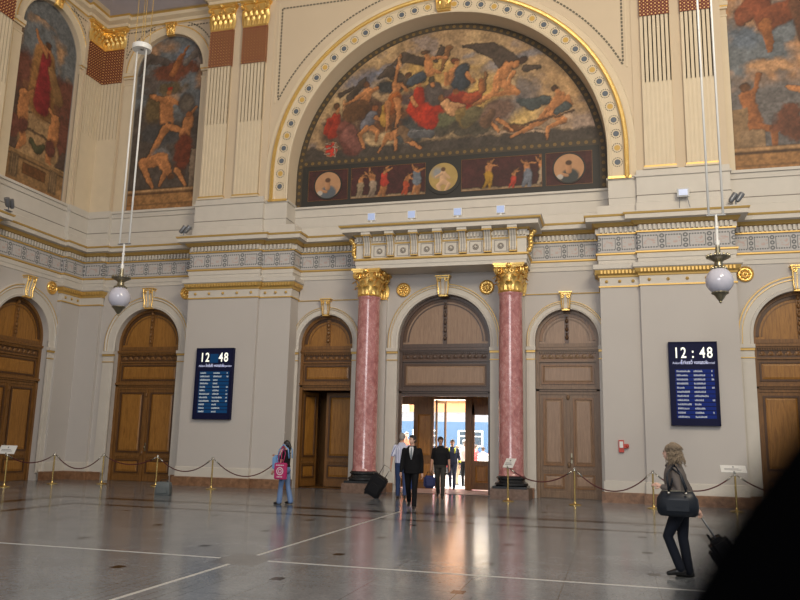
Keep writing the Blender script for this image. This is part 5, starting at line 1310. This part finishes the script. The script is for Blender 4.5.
c.add([(x, TY+d, z) for x in (-27, 5) for d, z in pr], [(i, i+1, 8+i, 7+i) for i in range(6)]+[tuple(range(7)), tuple(range(7, 14))]); attach(root, c.build('roof', 'train_grey'))
c = MB(); c.box(-26.8, 4.8, TY+.2, TY+2.8, .1, .55, 0); attach(root, c.build('underframe', 'black_stone'))
for i in range(13):
    x = -25.6+i*2.35
    c = MB(back(TY)); c.frame(x-.62, x+.62, 1.42, 2.20, .06, -.01, .04, 1); c.box(x-.56, x+.56, .0, .012, 1.48, 2.14, 0); c.box(x-.56, x+.56, .012, .03, 1.90, 1.93, 1); attach(root, c.build('window', ['dark_glass', 'white_rod']))

# ------------------------------------------------------------------ light
wd = bpy.data.worlds.new('world'); S.world = wd; wd.use_nodes = True
wd.node_tree.nodes['Background'].inputs[0].default_value = (.93, .96, 1.0, 1); wd.node_tree.nodes['Background'].inputs[1].default_value = .40
def area(name, loc, to, sx, sy, power, col, spread=None):
    l = bpy.data.lights.new(name, 'AREA'); l.shape = 'RECTANGLE'; l.size = sx; l.size_y = sy; l.energy = power; l.color = col
    if spread: l.spread = spread
    o = bpy.data.objects.new(name, l); COL.objects.link(o); o.location = loc
    o.rotation_euler = (Vector(to)-Vector(loc)).to_track_quat('-Z', 'Y').to_euler(); return o
area('street_window_light', (-3, -8, 9), (-5, 24, 6), 9, 7, 1900, (.98, .98, 1.0))
area('high_window_light', (6, 4, 16), (-12, 24, 12), 8, 5, 3000, (1.0, .86, .64))
area('platform_skylight', (-8, 33, 11), (-8, 36, 0), 30, 12, 19000, (1.0, .97, .92))
area('platform_skylight_side', (-8, 28.3, 8), (-8, 42, 2), 30, 5, 6500, (1.0, .97, .92))
area('shed_roof_light', (-8, 44, 12), (-8, 52, 4), 30, 5, 4500, (1.0, .97, .93))
S.view_settings.view_transform = 'Standard'; S.view_settings.look = 'None'; S.view_settings.gamma = 1; S.view_settings.use_curve_mapping = False
S.view_settings.exposure = -0.10
# ------------------------------------------------------------------ people
def cm(name, c, rough=.8, **k): 
    if name not in MT: MT[name] = new_mat(name, c, rough, **k)
    return name
cm('skin', (.50, .27, .19), .55); cm('skin_pale', (.58, .36, .28), .55); cm('eye', (.02, .015, .012), .2); cm('lips', (.30, .09, .08), .5)
cm('hair_black', (.012, .010, .010), .45); cm('hair_brown', (.045, .025, .015), .5); cm('hair_grey', (.30, .28, .26), .6); cm('hair_blond', (.20, .15, .10), .65)
cm('suit_black', (.0045, .0045, .006), spec=.2); cm('shirt_white', (.62, .62, .65)); cm('tie_grey', (.16, .19, .22)); cm('shoe_black', (.012, .011, .011), .35); cm('sole', (.03, .028, .026))
cm('polo_black', (.009, .009, .011), spec=.2); cm('trouser_olive', (.036, .032, .028)); cm('jeans_light', (.115, .19, .36)); cm('jeans_dark', (.006, .008, .015), spec=.25); cm('jeans_blue', (.022, .045, .13))
cm('pink', (.40, .018, .12), .6); cm('light_blue', (.17, .33, .60), .6); cm('navy_bag', (.012, .02, .10), .6); cm('jacket_taupe', (.105, .088, .080)); cm('leather_dark', (.007, .010, .016), .4, spec=.35)
cm('hivis', (.75, .80, .04), .5); cm('work_blue', (.03, .04, .08)); cm('pale_pink', (.78, .60, .56)); cm('khaki', (.36, .28, .18)); cm('white_cloth', (.80, .79, .76)); cm('orange_red', (.70, .14, .07)); cm('black_case', (.006, .006, .008), .6, spec=.25); cm('bright_blue', (.02, .07, .30), .5); cm('finger_shade', (.0008, .0008, .0009), 1.0, spec=0)  # last entry: near-black colour for the unlit side of the fingertip
def strc():
    x, y, z = xyz(coords('Object')); a = mth('ARCTAN2', x, y+.02)
    s = fr(a*3.6); return mixc(s < .22, mixc(fr(a*3.6*2) < .12, (.58, .60, .74), (.45, .48, .66)), (.12, .15, .32))
MT['striped'] = new_mat('striped', strc, .8)
def remeshed(name, mb, vox, mats, par, extra=None, sm=4):
    me = bpy.data.meshes.new('tmp'); me.from_pydata([tuple(p) for p in mb.v], [], mb.f)
    o = bpy.data.objects.new('tmp', me); COL.objects.link(o)
    r = o.modifiers.new('r', 'REMESH'); r.mode = 'VOXEL'; r.voxel_size = vox; r.use_smooth_shade = True
    s = o.modifiers.new('s', 'SMOOTH'); s.iterations = sm; s.factor = .5
    dg = bpy.context.evaluated_depsgraph_get(); dg.update(); m2 = bpy.data.meshes.new_from_object(o.evaluated_get(dg)); COL.objects.unlink(o); bpy.data.objects.remove(o)
    m2.name = name
    for m in (mats if isinstance(mats, (list, tuple)) else [mats]): m2.materials.append(MT[m])
    if extra:
        bm = bmesh.new(); bm.from_mesh(m2); vs = [bm.verts.new(tuple(p)) for p in extra.v]
        for f, mi in zip(extra.f, extra.m):
            try: q = bm.faces.new([vs[i] for i in f]); q.material_index = mi; q.smooth = True
            except ValueError: pass
        bm.to_mesh(m2); bm.free()
    for p in m2.polygons: p.use_smooth = True
    q = bpy.data.objects.new(name, m2); COL.objects.link(q)
    if par: q.parent = par
    return q
def capsule(mb, pts, rs, n=14):
    """closed tapered tube with rounded ends"""
    pts = [Vector(p) for p in pts]; d0 = (pts[0]-pts[1]).normalized(); d1 = (pts[-1]-pts[-2]).normalized(); P0 = []; R0 = []
    for t in (.98, .8, .45): P0.append(pts[0]+d0*rs[0]*t); R0.append(rs[0]*math.sqrt(1-t*t))
    P1 = []; R1 = []
    for t in (.45, .8, .98): P1.append(pts[-1]+d1*rs[-1]*t); R1.append(rs[-1]*math.sqrt(1-t*t))
    mb.tube(P0+pts+P1, R0+list(rs)+R1, n)
def loft(mb, rings, n=20):
    vs = []; fs = []
    for (x, y, z, rx, ry) in rings:
        for i in range(n):
            a = 2*PI*i/n; e = .82
            cx, sy = math.cos(a), math.sin(a)
            vs.append((x+rx*math.copysign(abs(cx)**e, cx), y+ry*math.copysign(abs(sy)**e, sy), z))
    k = len(rings)
    for j in range(k-1):
        for i in range(n): fs.append((j*n+i, j*n+(i+1) % n, (j+1)*n+(i+1) % n, (j+1)*n+i))
    fs.append(tuple(range(n))[::-1]); fs.append(tuple((k-1)*n+i for i in range(n))); mb.add(vs, fs)
def person(loc, yaw, H, label, top, bottom, hair='short', hairmat='hair_brown', skin='skin', legs=((20, 15), (-15, 10)), arms=((10, 8, 15), (-10, 8, 15)),
           sleeves='long', female=False, headyaw=0, headtilt=0, vox=.013, lean=0, jacket=0, shoes='shoe_black', flare=0, stocky=1.0, skirt=None, name='person'):
    """arms/legs: (left, right); leg = (swing forward, knee bend); arm = (swing forward, away from body, elbow bend)"""
    root = thing(name, label, 'person', loc, R(yaw)); sc = H/1.75; root.scale = (sc, sc, sc)
    sw = .158 if female else .182; hw = .095 if female else .09; la = R(lean)
    def tl(x, y, z):      # lean the trunk about the hips
        dz = z-.95; return (x, y-math.sin(la)*dz, .95+math.cos(la)*dz)
    J = {}
    low = 0
    for s, k in ((1, 0), (-1, 1)):
        a, kb = legs[k]; a = R(a); kb = R(kb)
        hip = Vector((s*hw, 0, .92)); knee = hip+Vector((0, -math.sin(a), -math.cos(a)))*.42; a2 = a-kb; ank = knee+Vector((0, -math.sin(a2), -math.cos(a2)))*.41
        J['leg', s] = [hip, knee, ank, a2]
    mn = min(J['leg', s][2].z for s in (1, -1)); dz = .085-mn; 
    for s in (1, -1):
        for i in range(3): J['leg', s][i].z += dz
    T = lambda x, y, z: Vector(tl(x, y, z))+Vector((0, 0, dz))
    for s, k in ((1, 0), (-1, 1)):
        a, b, e = [R(q) for q in arms[k]]
        sh = T(s*sw, 0, 1.385); el = sh+Vector((s*math.sin(b), -math.sin(a)*math.cos(b), -math.cos(a)*math.cos(b)))*.29
        a2 = a+e; b2 = b*.4 if e < 1.2 else -b*1.2
        d = Vector((s*math.sin(b2), -math.sin(a2)*math.cos(b2), -math.cos(a2)*math.cos(b2))); wr = el+d*.25; J['arm', s] = [sh, el, wr, d]
    W = stocky
    if female: TR = [(0, .0, .86, .15, .105), (0, .005, .93, .172, .118), (0, 0, 1.02, .145, .10), (0, 0, 1.10, .128, .088), (0, -.012, 1.24, .150, .110), (0, -.005, 1.34, .155, .10), (0, .0, 1.41, .125, .078), (0, .008, 1.455, .075, .058), (0, .01, 1.49, .055, .05)]
    else: TR = [(0, 0, .86, .145, .10), (0, 0, .95, .162*W, .112*W), (0, -.005*W, 1.06, .155*W, .108*W), (0, -.005, 1.18, .165*W, .112*W), (0, -.005, 1.30, .180*W, .12*W), (0, 0, 1.37, .160*W, .10), (0, .003, 1.425, .108, .078), (0, .008, 1.475, .075, .06), (0, .01, 1.50, .06, .055)]
    def tor(mb, inf, z0=0, z1=9, grow=0):
        rs = []
        for (x, y, z, rx, ry) in TR:
            if z0 <= z <= z1:
                p = T(x, y, z); g = grow*max(0, (1.2-z))/.35; rs.append((p.x, p.y, p.z, rx+inf+g, ry+inf+g*.6))
        loft(mb, rs)
    # body: one continuous figure
    b = MB(); tor(b, 0)
    for s in (1, -1):
        h, k, a, a2 = J['leg', s]; th = .088 if female else .085
        capsule(b, [h+Vector((0, 0, -.02)), h.lerp(k, .5), k, k.lerp(a, .3), a], [th, .072, .052, .055, .036])
        fd = Vector((0, -math.cos(a2*.6), math.sin(a2*.6)*.9)).normalized() if a.z > .12 else Vector((0, -1, 0)); capsule(b, [a+Vector((0, .02, -.035)), a+fd*.12+Vector((0, 0, -.05))], [.036, .028]); J['foot', s] = fd
        sh, e, w, d = J['arm', s]; capsule(b, [sh, sh.lerp(e, .5), e, e.lerp(w, .3), w], [.050, .045, .036, .036, .024])
        capsule(b, [w, w+d*.075], [.026, .03])
    nb = T(0, .01, 1.45); hc = T(0, -.012, 1.635); capsule(b, [nb, hc+Vector((0, .015, -.06))], [.056, .052])
    HM = Matrix.Rotation(R(headyaw), 3, 'Z') @ Matrix.Rotation(R(headtilt), 3, 'X')
    def hp(x, y, z): return hc+HM @ Vector((x, y, z))
    def hb(mb, c, rx, ry, rz, mi=0): p = hp(*c); mb.ball((p.x, p.y, p.z), 1, mi, 18, 12, rx, ry, rz, HM.to_4x4())
    def hb(mb, c, rx, ry, rz, mi=0, n=18, m=12):
        S0 = len(mb.v); mb.ball((0, 0, 0), 1, mi, n, m, rx, ry, rz)
        for i in range(S0, len(mb.v)): v = Vector(mb.v[i]); mb.v[i] = tuple(hp(v.x+c[0], v.y+c[1], v.z+c[2]))
    hb(b, (0, .012, .022), .074, .092, .092); hb(b, (0, -.022, -.035), .062, .066, .070); hb(b, (0, -.045, -.078), .036, .036, .026); hb(b, (0, -.092, -.018), .012, .020, .018); hb(b, (0, -.088, .0), .009, .014, .022)
    for s in (1, -1): hb(b, (s*.075, .008, -.008), .011, .02, .03)
    x = MB()
    for s in (1, -1):
        hb(x, (s*.031, -.080, .008), .012, .008, .007, 1, 8, 6); hb(x, (s*.031, -.084, .027), .017, .005, .004, 1, 8, 6)
    hb(x, (0, -.088, -.056), .022, .006, .006, 2, 8, 6)
    for s in (1, -1):     # fingers
        sh, e, w, d = J['arm', s]; side = Vector((0, -1, 0)); side = (side-d*side.dot(d)).normalized(); inn = d.cross(side).normalized()*(-s if d.cross(side).x*s > 0 else s)
        if inn.x*s > 0: inn = -inn
        p0 = w+d*.075
        for q, (L_, o_) in enumerate(((.070, .026), (.080, .009), (.074, -.009), (.056, -.026))):
            r = p0+side*o_; x.tube([r-d*.02, r+d*L_*.4, r+d*L_*.75+inn*.014, r+d*L_*.92+inn*.034], [.0095, .009, .008, .006], 7, 0)
        t0 = w+d*.025+side*.02; x.tube([t0, t0+side*.028+d*.02+inn*.008, t0+side*.036+d*.05+inn*.014], [.011, .010, .007], 7, 0)
    remeshed('body', b, vox, [skin, 'eye', 'lips'], root, x)
    # trousers
    c = MB(); rs = []
    tor(c, .014, .80, 1.07)
    for s in (1, -1):
        h, k, a, a2 = J['leg', s]; th = .100 if female else .098; an = a.lerp(k, -.03)
        f = flare; capsule(c, [h+Vector((0, 0, -.02)), h.lerp(k, .5), k, k.lerp(a, .5), an], [th, .086, .068, .062+f*.5, .056+f])
    tr = remeshed('trousers' if not skirt else 'skirt', c, vox, bottom, root)
    # top
    c = MB(); z0 = .86 if jacket else (1.0 if female else .93)
    tor(c, .018+jacket, z0, 1.50, grow=.012+jacket*.8)
    if jacket:
        p = T(0, 0, .84); rr = TR[1]; loft(c, [(p.x, p.y, p.z, rr[3]+.03+jacket, rr[4]+.025+jacket), (T(0, 0, 1.0).x, T(0, 0, 1.0).y, T(0, 0, 1.0).z, rr[3]+.018+jacket, rr[4]+.015+jacket)])
    for s in (1, -1):
        sh, e, w, d = J['arm', s]
        if sleeves == 'long': capsule(c, [sh, sh.lerp(e, .5), e, e.lerp(w, .5), w-d*.02], [.062+jacket*.4, .058+jacket*.4, .050+jacket*.3, .045, .038+jacket*.2])
        elif sleeves == 'half': capsule(c, [sh, sh.lerp(e, .5), e.lerp(sh, .15)], [.061, .060, .056])
        else: capsule(c, [sh, sh.lerp(e, .45)], [.060, .054])
    tp = remeshed('jacket' if jacket else 'shirt', c, vox, top, root)
    for s in (1, -1):
        a = J['leg', s][2]; fd = J['foot', s]; c = MB()
        capsule(c, [a+Vector((0, .035, -.045)), a+fd*.05+Vector((0, 0, -.045)), a+fd*.15+Vector((0, 0, -.055))], [.040, .042, .032]); 
        sh = remeshed('shoe', c, .010, shoes, root)
    # hair
    c = MB()
    if hair in ('short', 'tail', 'cap'):
        hb(c, (0, .026, .040), .081, .096, .083); hb(c, (0, .045, -.002), .078, .072, .080)
        for s in (1, -1): hb(c, (s*.066, .0, .02), .018, .03, .045)
        if hair == 'short': hb(c, (.015, -.045, .085), .06, .04, .03)
        if hair == 'tail':
            hb(c, (0, .118, .0), .04, .04, .05); hb(c, (0, .135, -.07), .045, .042, .07); hb(c, (0, .13, -.14), .03, .03, .06)
        remeshed('hair', c, .010, hairmat, root)
        if hair == 'cap':
            c = MB(); hb(c, (0, .02, .055), .088, .102, .075); hb(c, (0, -.09, .05), .06, .06, .01); remeshed('cap', c, .010, 'white_cloth', root)
    elif hair == 'curly':
        rg = random.Random(4); hb(c, (0, .03, .035), .092, .108, .092); hb(c, (0, .055, -.06), .098, .085, .13)
        x = MB()
        for q in range(330):
            th = rg.uniform(-.35, PI+.35); ph = rg.uniform(-.2, 1.45); rad = .092
            st = Vector((rad*math.cos(th)*math.cos(ph), .03+rad*1.1*math.sin(th)*math.cos(ph), .03+rad*math.sin(ph)))
            if st.y < -.045 and st.z < .06: continue
            ln = rg.uniform(.08, .19) if st.z < .07 else rg.uniform(.03, .06); ax = (Vector((st.x, st.y-.02, 0)).normalized()*.45+Vector((0, 0, -1 if st.z < .07 else .15))).normalized(); pts = []; f0 = rg.uniform(0, 6)
            u = ax.orthogonal().normalized(); v = ax.cross(u); rr = rg.uniform(.009, .017)
            for i in range(15):
                t = i/14; pts.append(hp(*(st+ax*ln*t+Vector((0, 0, -.05*t*t))+(u*math.cos(f0+t*16)+v*math.sin(f0+t*16))*rr)))
            x.tube(pts, [.0058*(1-.5*i/14) for i in range(15)], 5, 0)
        remeshed('hair', c, .012, hairmat, root, x)
    root['_j'] = 0; del root['_j']
    return root, J, T, hp, tp
def wp(root, v):     # local point of a figure to the world
    return Matrix.LocRotScale(root.location, root.rotation_euler, root.scale) @ Vector(v)
def place(px, py, Y, ptop):
    x = onY(px, py, Y).x; z = onY(px, ptop, Y).z; return (x, Y, 0), z

# girl with the magenta bag
l, h = place(283.5, 505, 18.1, 440)
g, J, T, hp, _ = person(l, -97, h, 'young woman with black ponytail, black t-shirt and jeans, magenta bag on her shoulder', 'polo_black', 'jeans_light', 'tail', 'hair_black', 'skin', legs=((8, 4), (-8, 6)), arms=((6, 14, 35), (35, 5, 85)), sleeves='short', female=True, flare=.022, vox=.012)
def boxy(name, mat, par, w, d, hh, bev=.03, zt=0, taper=0, seg=3):
    bm = bmesh.new(); bmesh.ops.create_cube(bm, size=1)
    for v in bm.verts: v.co.x *= w*(1-taper*(v.co.z+.5)); v.co.y *= d*(1-taper*(v.co.z+.5)); v.co.z = v.co.z*hh+zt
    bmesh.ops.bevel(bm, geom=bm.edges[:], offset=bev, segments=seg, affect='EDGES')
    me = bpy.data.meshes.new(name); bm.to_mesh(me); bm.free(); me.materials.append(MT[mat])
    for p in me.polygons: p.use_smooth = True
    me.set_sharp_from_angle(angle=R(40)); o = bpy.data.objects.new(name, me); COL.objects.link(o)
    if par: o.parent = par
    return o
sh = wp(g, J['arm', 1][0]); q = Vector((sh.x+.03, sh.y-.16, .80*h/1.62+.04))
b = thing('tote_bag', 'magenta shopping bag with a white printed ring, on the ponytailed woman\'s shoulder', 'bag', q, R(-4))
boxy('bag_body', 'pink', b, .33, .09, .40, .02)
c = MB(); c.xf = lambda u, d, z: (u, -d, z)
for r0_, r1_, nn in ((.075, .095, 24), (.035, .05, 18)):
    vs = [(r*math.cos(2*PI*i/nn), .047, r*math.sin(2*PI*i/nn)) for i in range(nn) for r in (r0_, r1_)]; c.add(vs, [(2*i, 2*i+1, (2*i+3) % (2*nn), (2*i+2) % (2*nn)) for i in range(nn)])
for i in range(5): c.box(-.11+i*.045, -.08+i*.045, .044, .048, .13, .155)
for i in range(4): c.box(-.075+i*.04, -.05+i*.04, .044, .048, -.15, -.125)
c.build('printed_ring', 'shirt_white', b)
for s in (-.05, .05):
    c = MB(); c.tube([(s-.02, -.03, .19), (s*.7-.02, -.02, .40), (s*.3-.02, .10, .60), (s*.7-.02, .18, .42), (s-.02, .04, .19)], .010, 6); c.build('strap', 'pink', b, smooth=True)
b = thing('blue_backpack', 'light blue rucksack worn on the ponytailed woman\'s front', 'bag', Vector((sh.x-.22, sh.y+.16, .84)), 0)
boxy('bag_body', 'light_blue', b, .17, .30, .38, .05, .16)
for s in (-1, 1): c = MB(); c.tube([(.06, s*.10, .30), (.10, s*.13, .48), (.22, s*.13, .62), (.34, s*.12, .50), (.36, s*.10, .28)], .018, 6); c.build('shoulder_strap', 'light_blue', b, smooth=True)

# man in the black suit
l, h = place(411, 508, 18.6, 434)
m, J, T, hp, tp = person(l, 8, h, 'dark-haired man in a black suit with grey tie walking into the hall', 'suit_black', 'suit_black', 'short', 'hair_black', 'skin_pale', legs=((16, 8), (-14, 22)), arms=((-10, 10, 14), (10, 9, 10)), headyaw=-38, jacket=.012, vox=.012)
c = MB(); f0 = T(0, -.14, 1.44); f1 = T(0, -.155, 1.18)
def zy(z): return -(.150 if z < 1.40 else .150-(z-1.40)*.55)
pts = [(1.475, .045), (1.42, .055), (1.34, .045), (1.25, .028), (1.17, .006)]
vs = []; 
for z, w_ in pts: p = T(0, zy(z)-.006, z); vs += [(-w_, p.y, p.z), (w_, p.y, p.z)]
c.add(vs, [(2*i, 2*i+1, 2*i+3, 2*i+2) for i in range(4)]); o = c.build('shirt_front', 'shirt_white', m)
c = MB(); vs = []
for z, w_ in ((1.455, .018), (1.43, .014), (1.36, .020), (1.26, .024), (1.18, .004)): p = T(0, zy(z)-.014, z); vs += [(-w_, p.y, p.z), (w_, p.y, p.z)]
c.add(vs, [(2*i, 2*i+1, 2*i+3, 2*i+2) for i in range(4)]); c.build('tie', 'tie_grey', m)
for s in (-1, 1):
    c = MB(); vs = []
    for z, a_, b_ in ((1.47, .045, .075), (1.42, .055, .11), (1.34, .045, .10), (1.25, .028, .07), (1.16, .004, .03)): p = T(0, zy(z)-.012, z); vs += [(s*a_, p.y-.004, p.z), (s*b_, p.y+.006, p.z)]
    c.add(vs, [(2*i, 2*i+1, 2*i+3, 2*i+2) for i in range(4)]); c.build('lapel', 'suit_black', m)

# man in black polo
l, h = place(440, 494.5, 22.6, 436)
m2, J, T, hp, _ = person(l, 6, h, 'broad man in a black polo shirt and dark trousers coming through the open doors', 'polo_black', 'trouser_olive', 'short', 'hair_brown', 'skin', legs=((14, 4), (-12, 18)), arms=((4, 14, 22), (0, 12, 10)), sleeves='half', headyaw=22, headtilt=18, stocky=1.14)
w = wp(m2, J['arm', -1][2]); b = thing('holdall', 'navy blue bag hanging from the hand of the man in the black polo', 'bag', Vector((w.x-.04, w.y-.03, w.z-.58)), R(20))
boxy('bag_body', 'navy_bag', b, .34, .18, .36, .05, .18); boxy('front_pocket', 'navy_bag', b, .24, .05, .2, .02, .15).location = (0, -.10, 0)
c = MB(); c.tube([(-.09, 0, .34), (-.06, 0, .46), (.06, 0, .46), (.09, 0, .34)], .012, 6); c.build('handle', 'black_case', b, smooth=True)

# man in the striped shirt, from behind, with suitcase
l, h = place(401, 496, 21.6, 432.5)
m3, J, T, hp, _ = person(l, 196, h, 'grey-haired man in a white and blue striped shirt walking away with a suitcase', 'striped', 'jeans_blue', 'short', 'hair_grey', 'skin', legs=((12, 8), (-12, 16)), arms=((-14, 16, 12), (8, 10, 30)), sleeves='half', stocky=1.06)
w = wp(m3, J['arm', 1][2])
b = thing('suitcase', 'black wheeled suitcase pulled by the man in the striped shirt', 'suitcase', Vector((w.x-.30, w.y-.10, .02)), R(8)); b.rotation_euler = (R(6), R(30), R(6)); b.location = (w.x-.56, w.y-.15, .03)
boxy('case_body', 'black_case', b, .46, .27, .62, .04, .37); boxy('front_pocket', 'black_case', b, .36, .05, .30, .02, .30).location = (0, -.15, 0)
for s in (-1, 1):
    c = MB(); c.xf = lambda u, d, z: (u+s*.17, z*1.0, d+.045); c.lathe((0, 0, 0), [(0, -.02), (.045, -.02), (.045, .02), (0, .02)], 16); c.build('wheel', 'black_stone', b)
c = MB(); c.tube([(-.10, .08, .66), (-.10, .08, .98), (.10, .08, .98), (.10, .08, .66)], .011, 6); c.build('pull_handle', 'steel', b, smooth=True)
w = wp(m3, J['arm', -1][2]); b = thing('blue_bag', 'bright blue carrier bag low beside the striped-shirt man\'s legs', 'bag', Vector((w.x-.08, w.y+.02, .22)), R(10))
boxy('bag_body', 'bright_blue', b, .28, .12, .34, .04, .17, -.1)
c = MB(); c.tube([(-.07, 0, .33), (-.03, 0, w.z-.24), (.03, 0, w.z-.24), (.07, 0, .33)], .009, 6); c.build('handle', 'bright_blue', b, smooth=True)

# people in the doorway and outside
l, h = place(452, 488, 26.9, 438.5)
m4, J, T, hp, tp = person(l, 5, h, 'person in dark clothes with yellow reflective bands behind the man in the polo', 'work_blue', 'work_blue', 'short', 'hair_brown', 'skin', arms=((5, 14, 20), (0, 10, 20)), stocky=1.05)
for s in (-1, 1):
    a, e, w_, d = J['arm', s]; c = MB(); c.tube([e.lerp(w_, .45), e.lerp(w_, .7)], .056, 14); c.build('reflective_band', 'hivis', m4)
    c = MB(); p = T(0, 0, 1.40); c.tube([T(s*.10, -.12, 1.26), T(s*.105, -.115, 1.36), T(s*.10, -.08, 1.455)], .022, 8); c.build('reflective_band', 'hivis', m4, smooth=True)
l, h = place(464.5, 488, 28.6, 439.5)
person(l, 172, h, 'man in a white cap and pale pink shirt standing on the platform outside', 'pale_pink', 'polo_black', 'cap', 'hair_grey', 'skin_pale', legs=((6, 4), (-6, 6)), arms=((15, 12, 40), (10, 12, 20)), vox=.016)
l, h = place(457, 489, 29.5, 445)
person(l, 150, h, 'woman in a white top and khaki trousers on the platform outside', 'white_cloth', 'khaki', 'short', 'hair_blond', 'skin_pale', legs=((10, 4), (-10, 6)), female=True, vox=.016)
l, h = place(483, 489, 31.0, 446)
person(l, 185, h, 'person in pale clothes seen through the glass of the right-hand door', 'white_cloth', 'khaki', 'short', 'hair_brown', 'skin', vox=.016)
l, h = place(476, 487, 33.0, 444)
person(l, 95, h, 'person in a red top seen through the glass of the right-hand door', 'train_red', 'jeans_blue', 'short', 'hair_brown', 'skin', vox=.016)
l, h = place(405.5, 489, 29.5, 431)
person(l, 10, h, 'person in orange-red clothes seen through the glass left of the open doors', 'orange_red', 'khaki', 'short', 'hair_grey', 'skin_pale', vox=.016)
l, h = place(446, 487, 34.5, 446)
person(l, 80, h, 'person in a white top far out on the platform in the doorway gap', 'white_cloth', 'train_red', 'short', 'hair_brown', 'skin', vox=.018)

# woman with curly hair in the foreground
l, h = place(684, 578, 10.6, 440)
wo, J, T, hp, tp = person(l, -100, 1.66, 'curly-haired woman in a taupe jacket and dark jeans walking left with a large handbag', 'jacket_taupe', 'jeans_dark', 'curly', 'hair_blond', 'skin_pale', legs=((24, 44), (0, 8)), arms=((-16, 14, 122), (-30, 12, 8)), female=True, jacket=.024, vox=.0095, headyaw=-8, lean=8, flare=.004)
c = MB()
for s in (-1, 1): c.tube([T(s*.03, -.10, 1.45), T(s*.06, -.05, 1.49), T(s*.04, .05, 1.50)], [.016, .024, .02], 8)
c.build('collar', 'jacket_taupe', wo, smooth=True)
hd = wp(wo, J['arm', 1][2]); sh = wp(wo, J['arm', 1][0])
b = thing('handbag', 'large dark blue-black leather shoulder bag hanging at the curly-haired woman\'s side', 'bag', Vector((sh.x+.02, sh.y-.19, .77)), R(-8))
bm_ = MB(); rings = []
for z, rx, ry in ((0, .20, .07), (.03, .235, .10), (.11, .25, .12), (.21, .24, .105), (.29, .20, .07), (.32, .18, .035)): rings.append((0, 0, z, rx, ry))
loft(bm_, rings, 28)
for i, v in enumerate(bm_.v): x_, y_, z_ = v; k = .012*math.sin(x_*38+z_*9)+.008*math.sin(x_*17-z_*30); bm_.v[i] = (x_, y_+math.copysign(k, y_) if abs(y_) > .02 else y_, z_-.025*(1-(x_/.3)**2) if z_ > .27 else z_)
bm_.build('bag_body', 'leather_dark', b, smooth=60)
c = MB(); c.box(-.17, .17, -.012, .012, .29, .305); c.build('zip', 'old_brass', b)
loc_sh = Vector((-.03, .14, sh.z-.77+.075))
for s in (-.09, .11):
    c = MB(); c.tube([(s, -.07, .30), (s*.8-.04, -.04, .50), (-.06, .09, loc_sh.z-.03), (-.04, .17, loc_sh.z+.01), (s*.4, .14, .5), (s, .06, .32)], .013, 8); c.build('strap', 'leather_dark', b, smooth=True)
    for y_ in (-.075,): c = MB(); c.ball((s, y_-.03, .28), .018, 0, 8, 6); c.build('ring', 'steel', b, smooth=True)
c = MB(); c.box(-.12, .14, -.130, -.110, .07, .20); c.build('front_pocket', 'leather_dark', b)
hr = wp(wo, J['arm', -1][2]+J['arm', -1][3]*.09)
q1 = onY(728, 560, hr.y+.15)
b = thing('trolley_bag', 'black wheeled trolley bag pulled behind the curly-haired woman', 'suitcase', Vector((q1.x+.12, hr.y+.15, .05)), 0)
d = Vector((hr.x-b.location.x, 0, hr.z-b.location.z)); tilt = math.atan2(d.x, d.z); b.rotation_euler = (0, tilt, 0); Ld = d.length
boxy('case_body', 'black_case', b, .26, .36, .46, .06, .27); boxy('front_pocket', 'black_case', b, .06, .28, .28, .02, .24).location = (-.15, 0, 0)
c = MB(); c.tube([(-.06, -.05, .48), (-.06, -.05, .56), (-.06, .05, .56), (-.06, .05, .48)], .014, 8); c.build('carry_handle', 'black_case', b, smooth=True)
c = MB()
for s in (-.08, .08): c.tube([(.0, s, .45), (0, s*.6, Ld-.02)], .009, 6)
c.tube([(0, -.07, Ld-.02), (0, .07, Ld-.02)], .014, 8); c.build('pull_handle', 'grey_metal', b, smooth=True)
for s in (-1, 1):
    c = MB(); c.xf = lambda u, d, z: (u+.06, s*.15+z, d+.03); c.lathe((0, 0, 0), [(0, -.02), (.045, -.02), (.045, .02), (0, .02)], 16); c.build('wheel', 'black_stone', b)

# fingertip straying in front of the lens; its unlit side is painted black
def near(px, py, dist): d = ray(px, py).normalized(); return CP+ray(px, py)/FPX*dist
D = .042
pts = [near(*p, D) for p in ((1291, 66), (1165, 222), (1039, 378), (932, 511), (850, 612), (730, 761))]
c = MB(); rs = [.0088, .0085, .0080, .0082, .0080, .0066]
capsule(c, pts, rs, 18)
o = remeshed('shaded_finger', c, .0012, 'finger_shade', None, sm=3)
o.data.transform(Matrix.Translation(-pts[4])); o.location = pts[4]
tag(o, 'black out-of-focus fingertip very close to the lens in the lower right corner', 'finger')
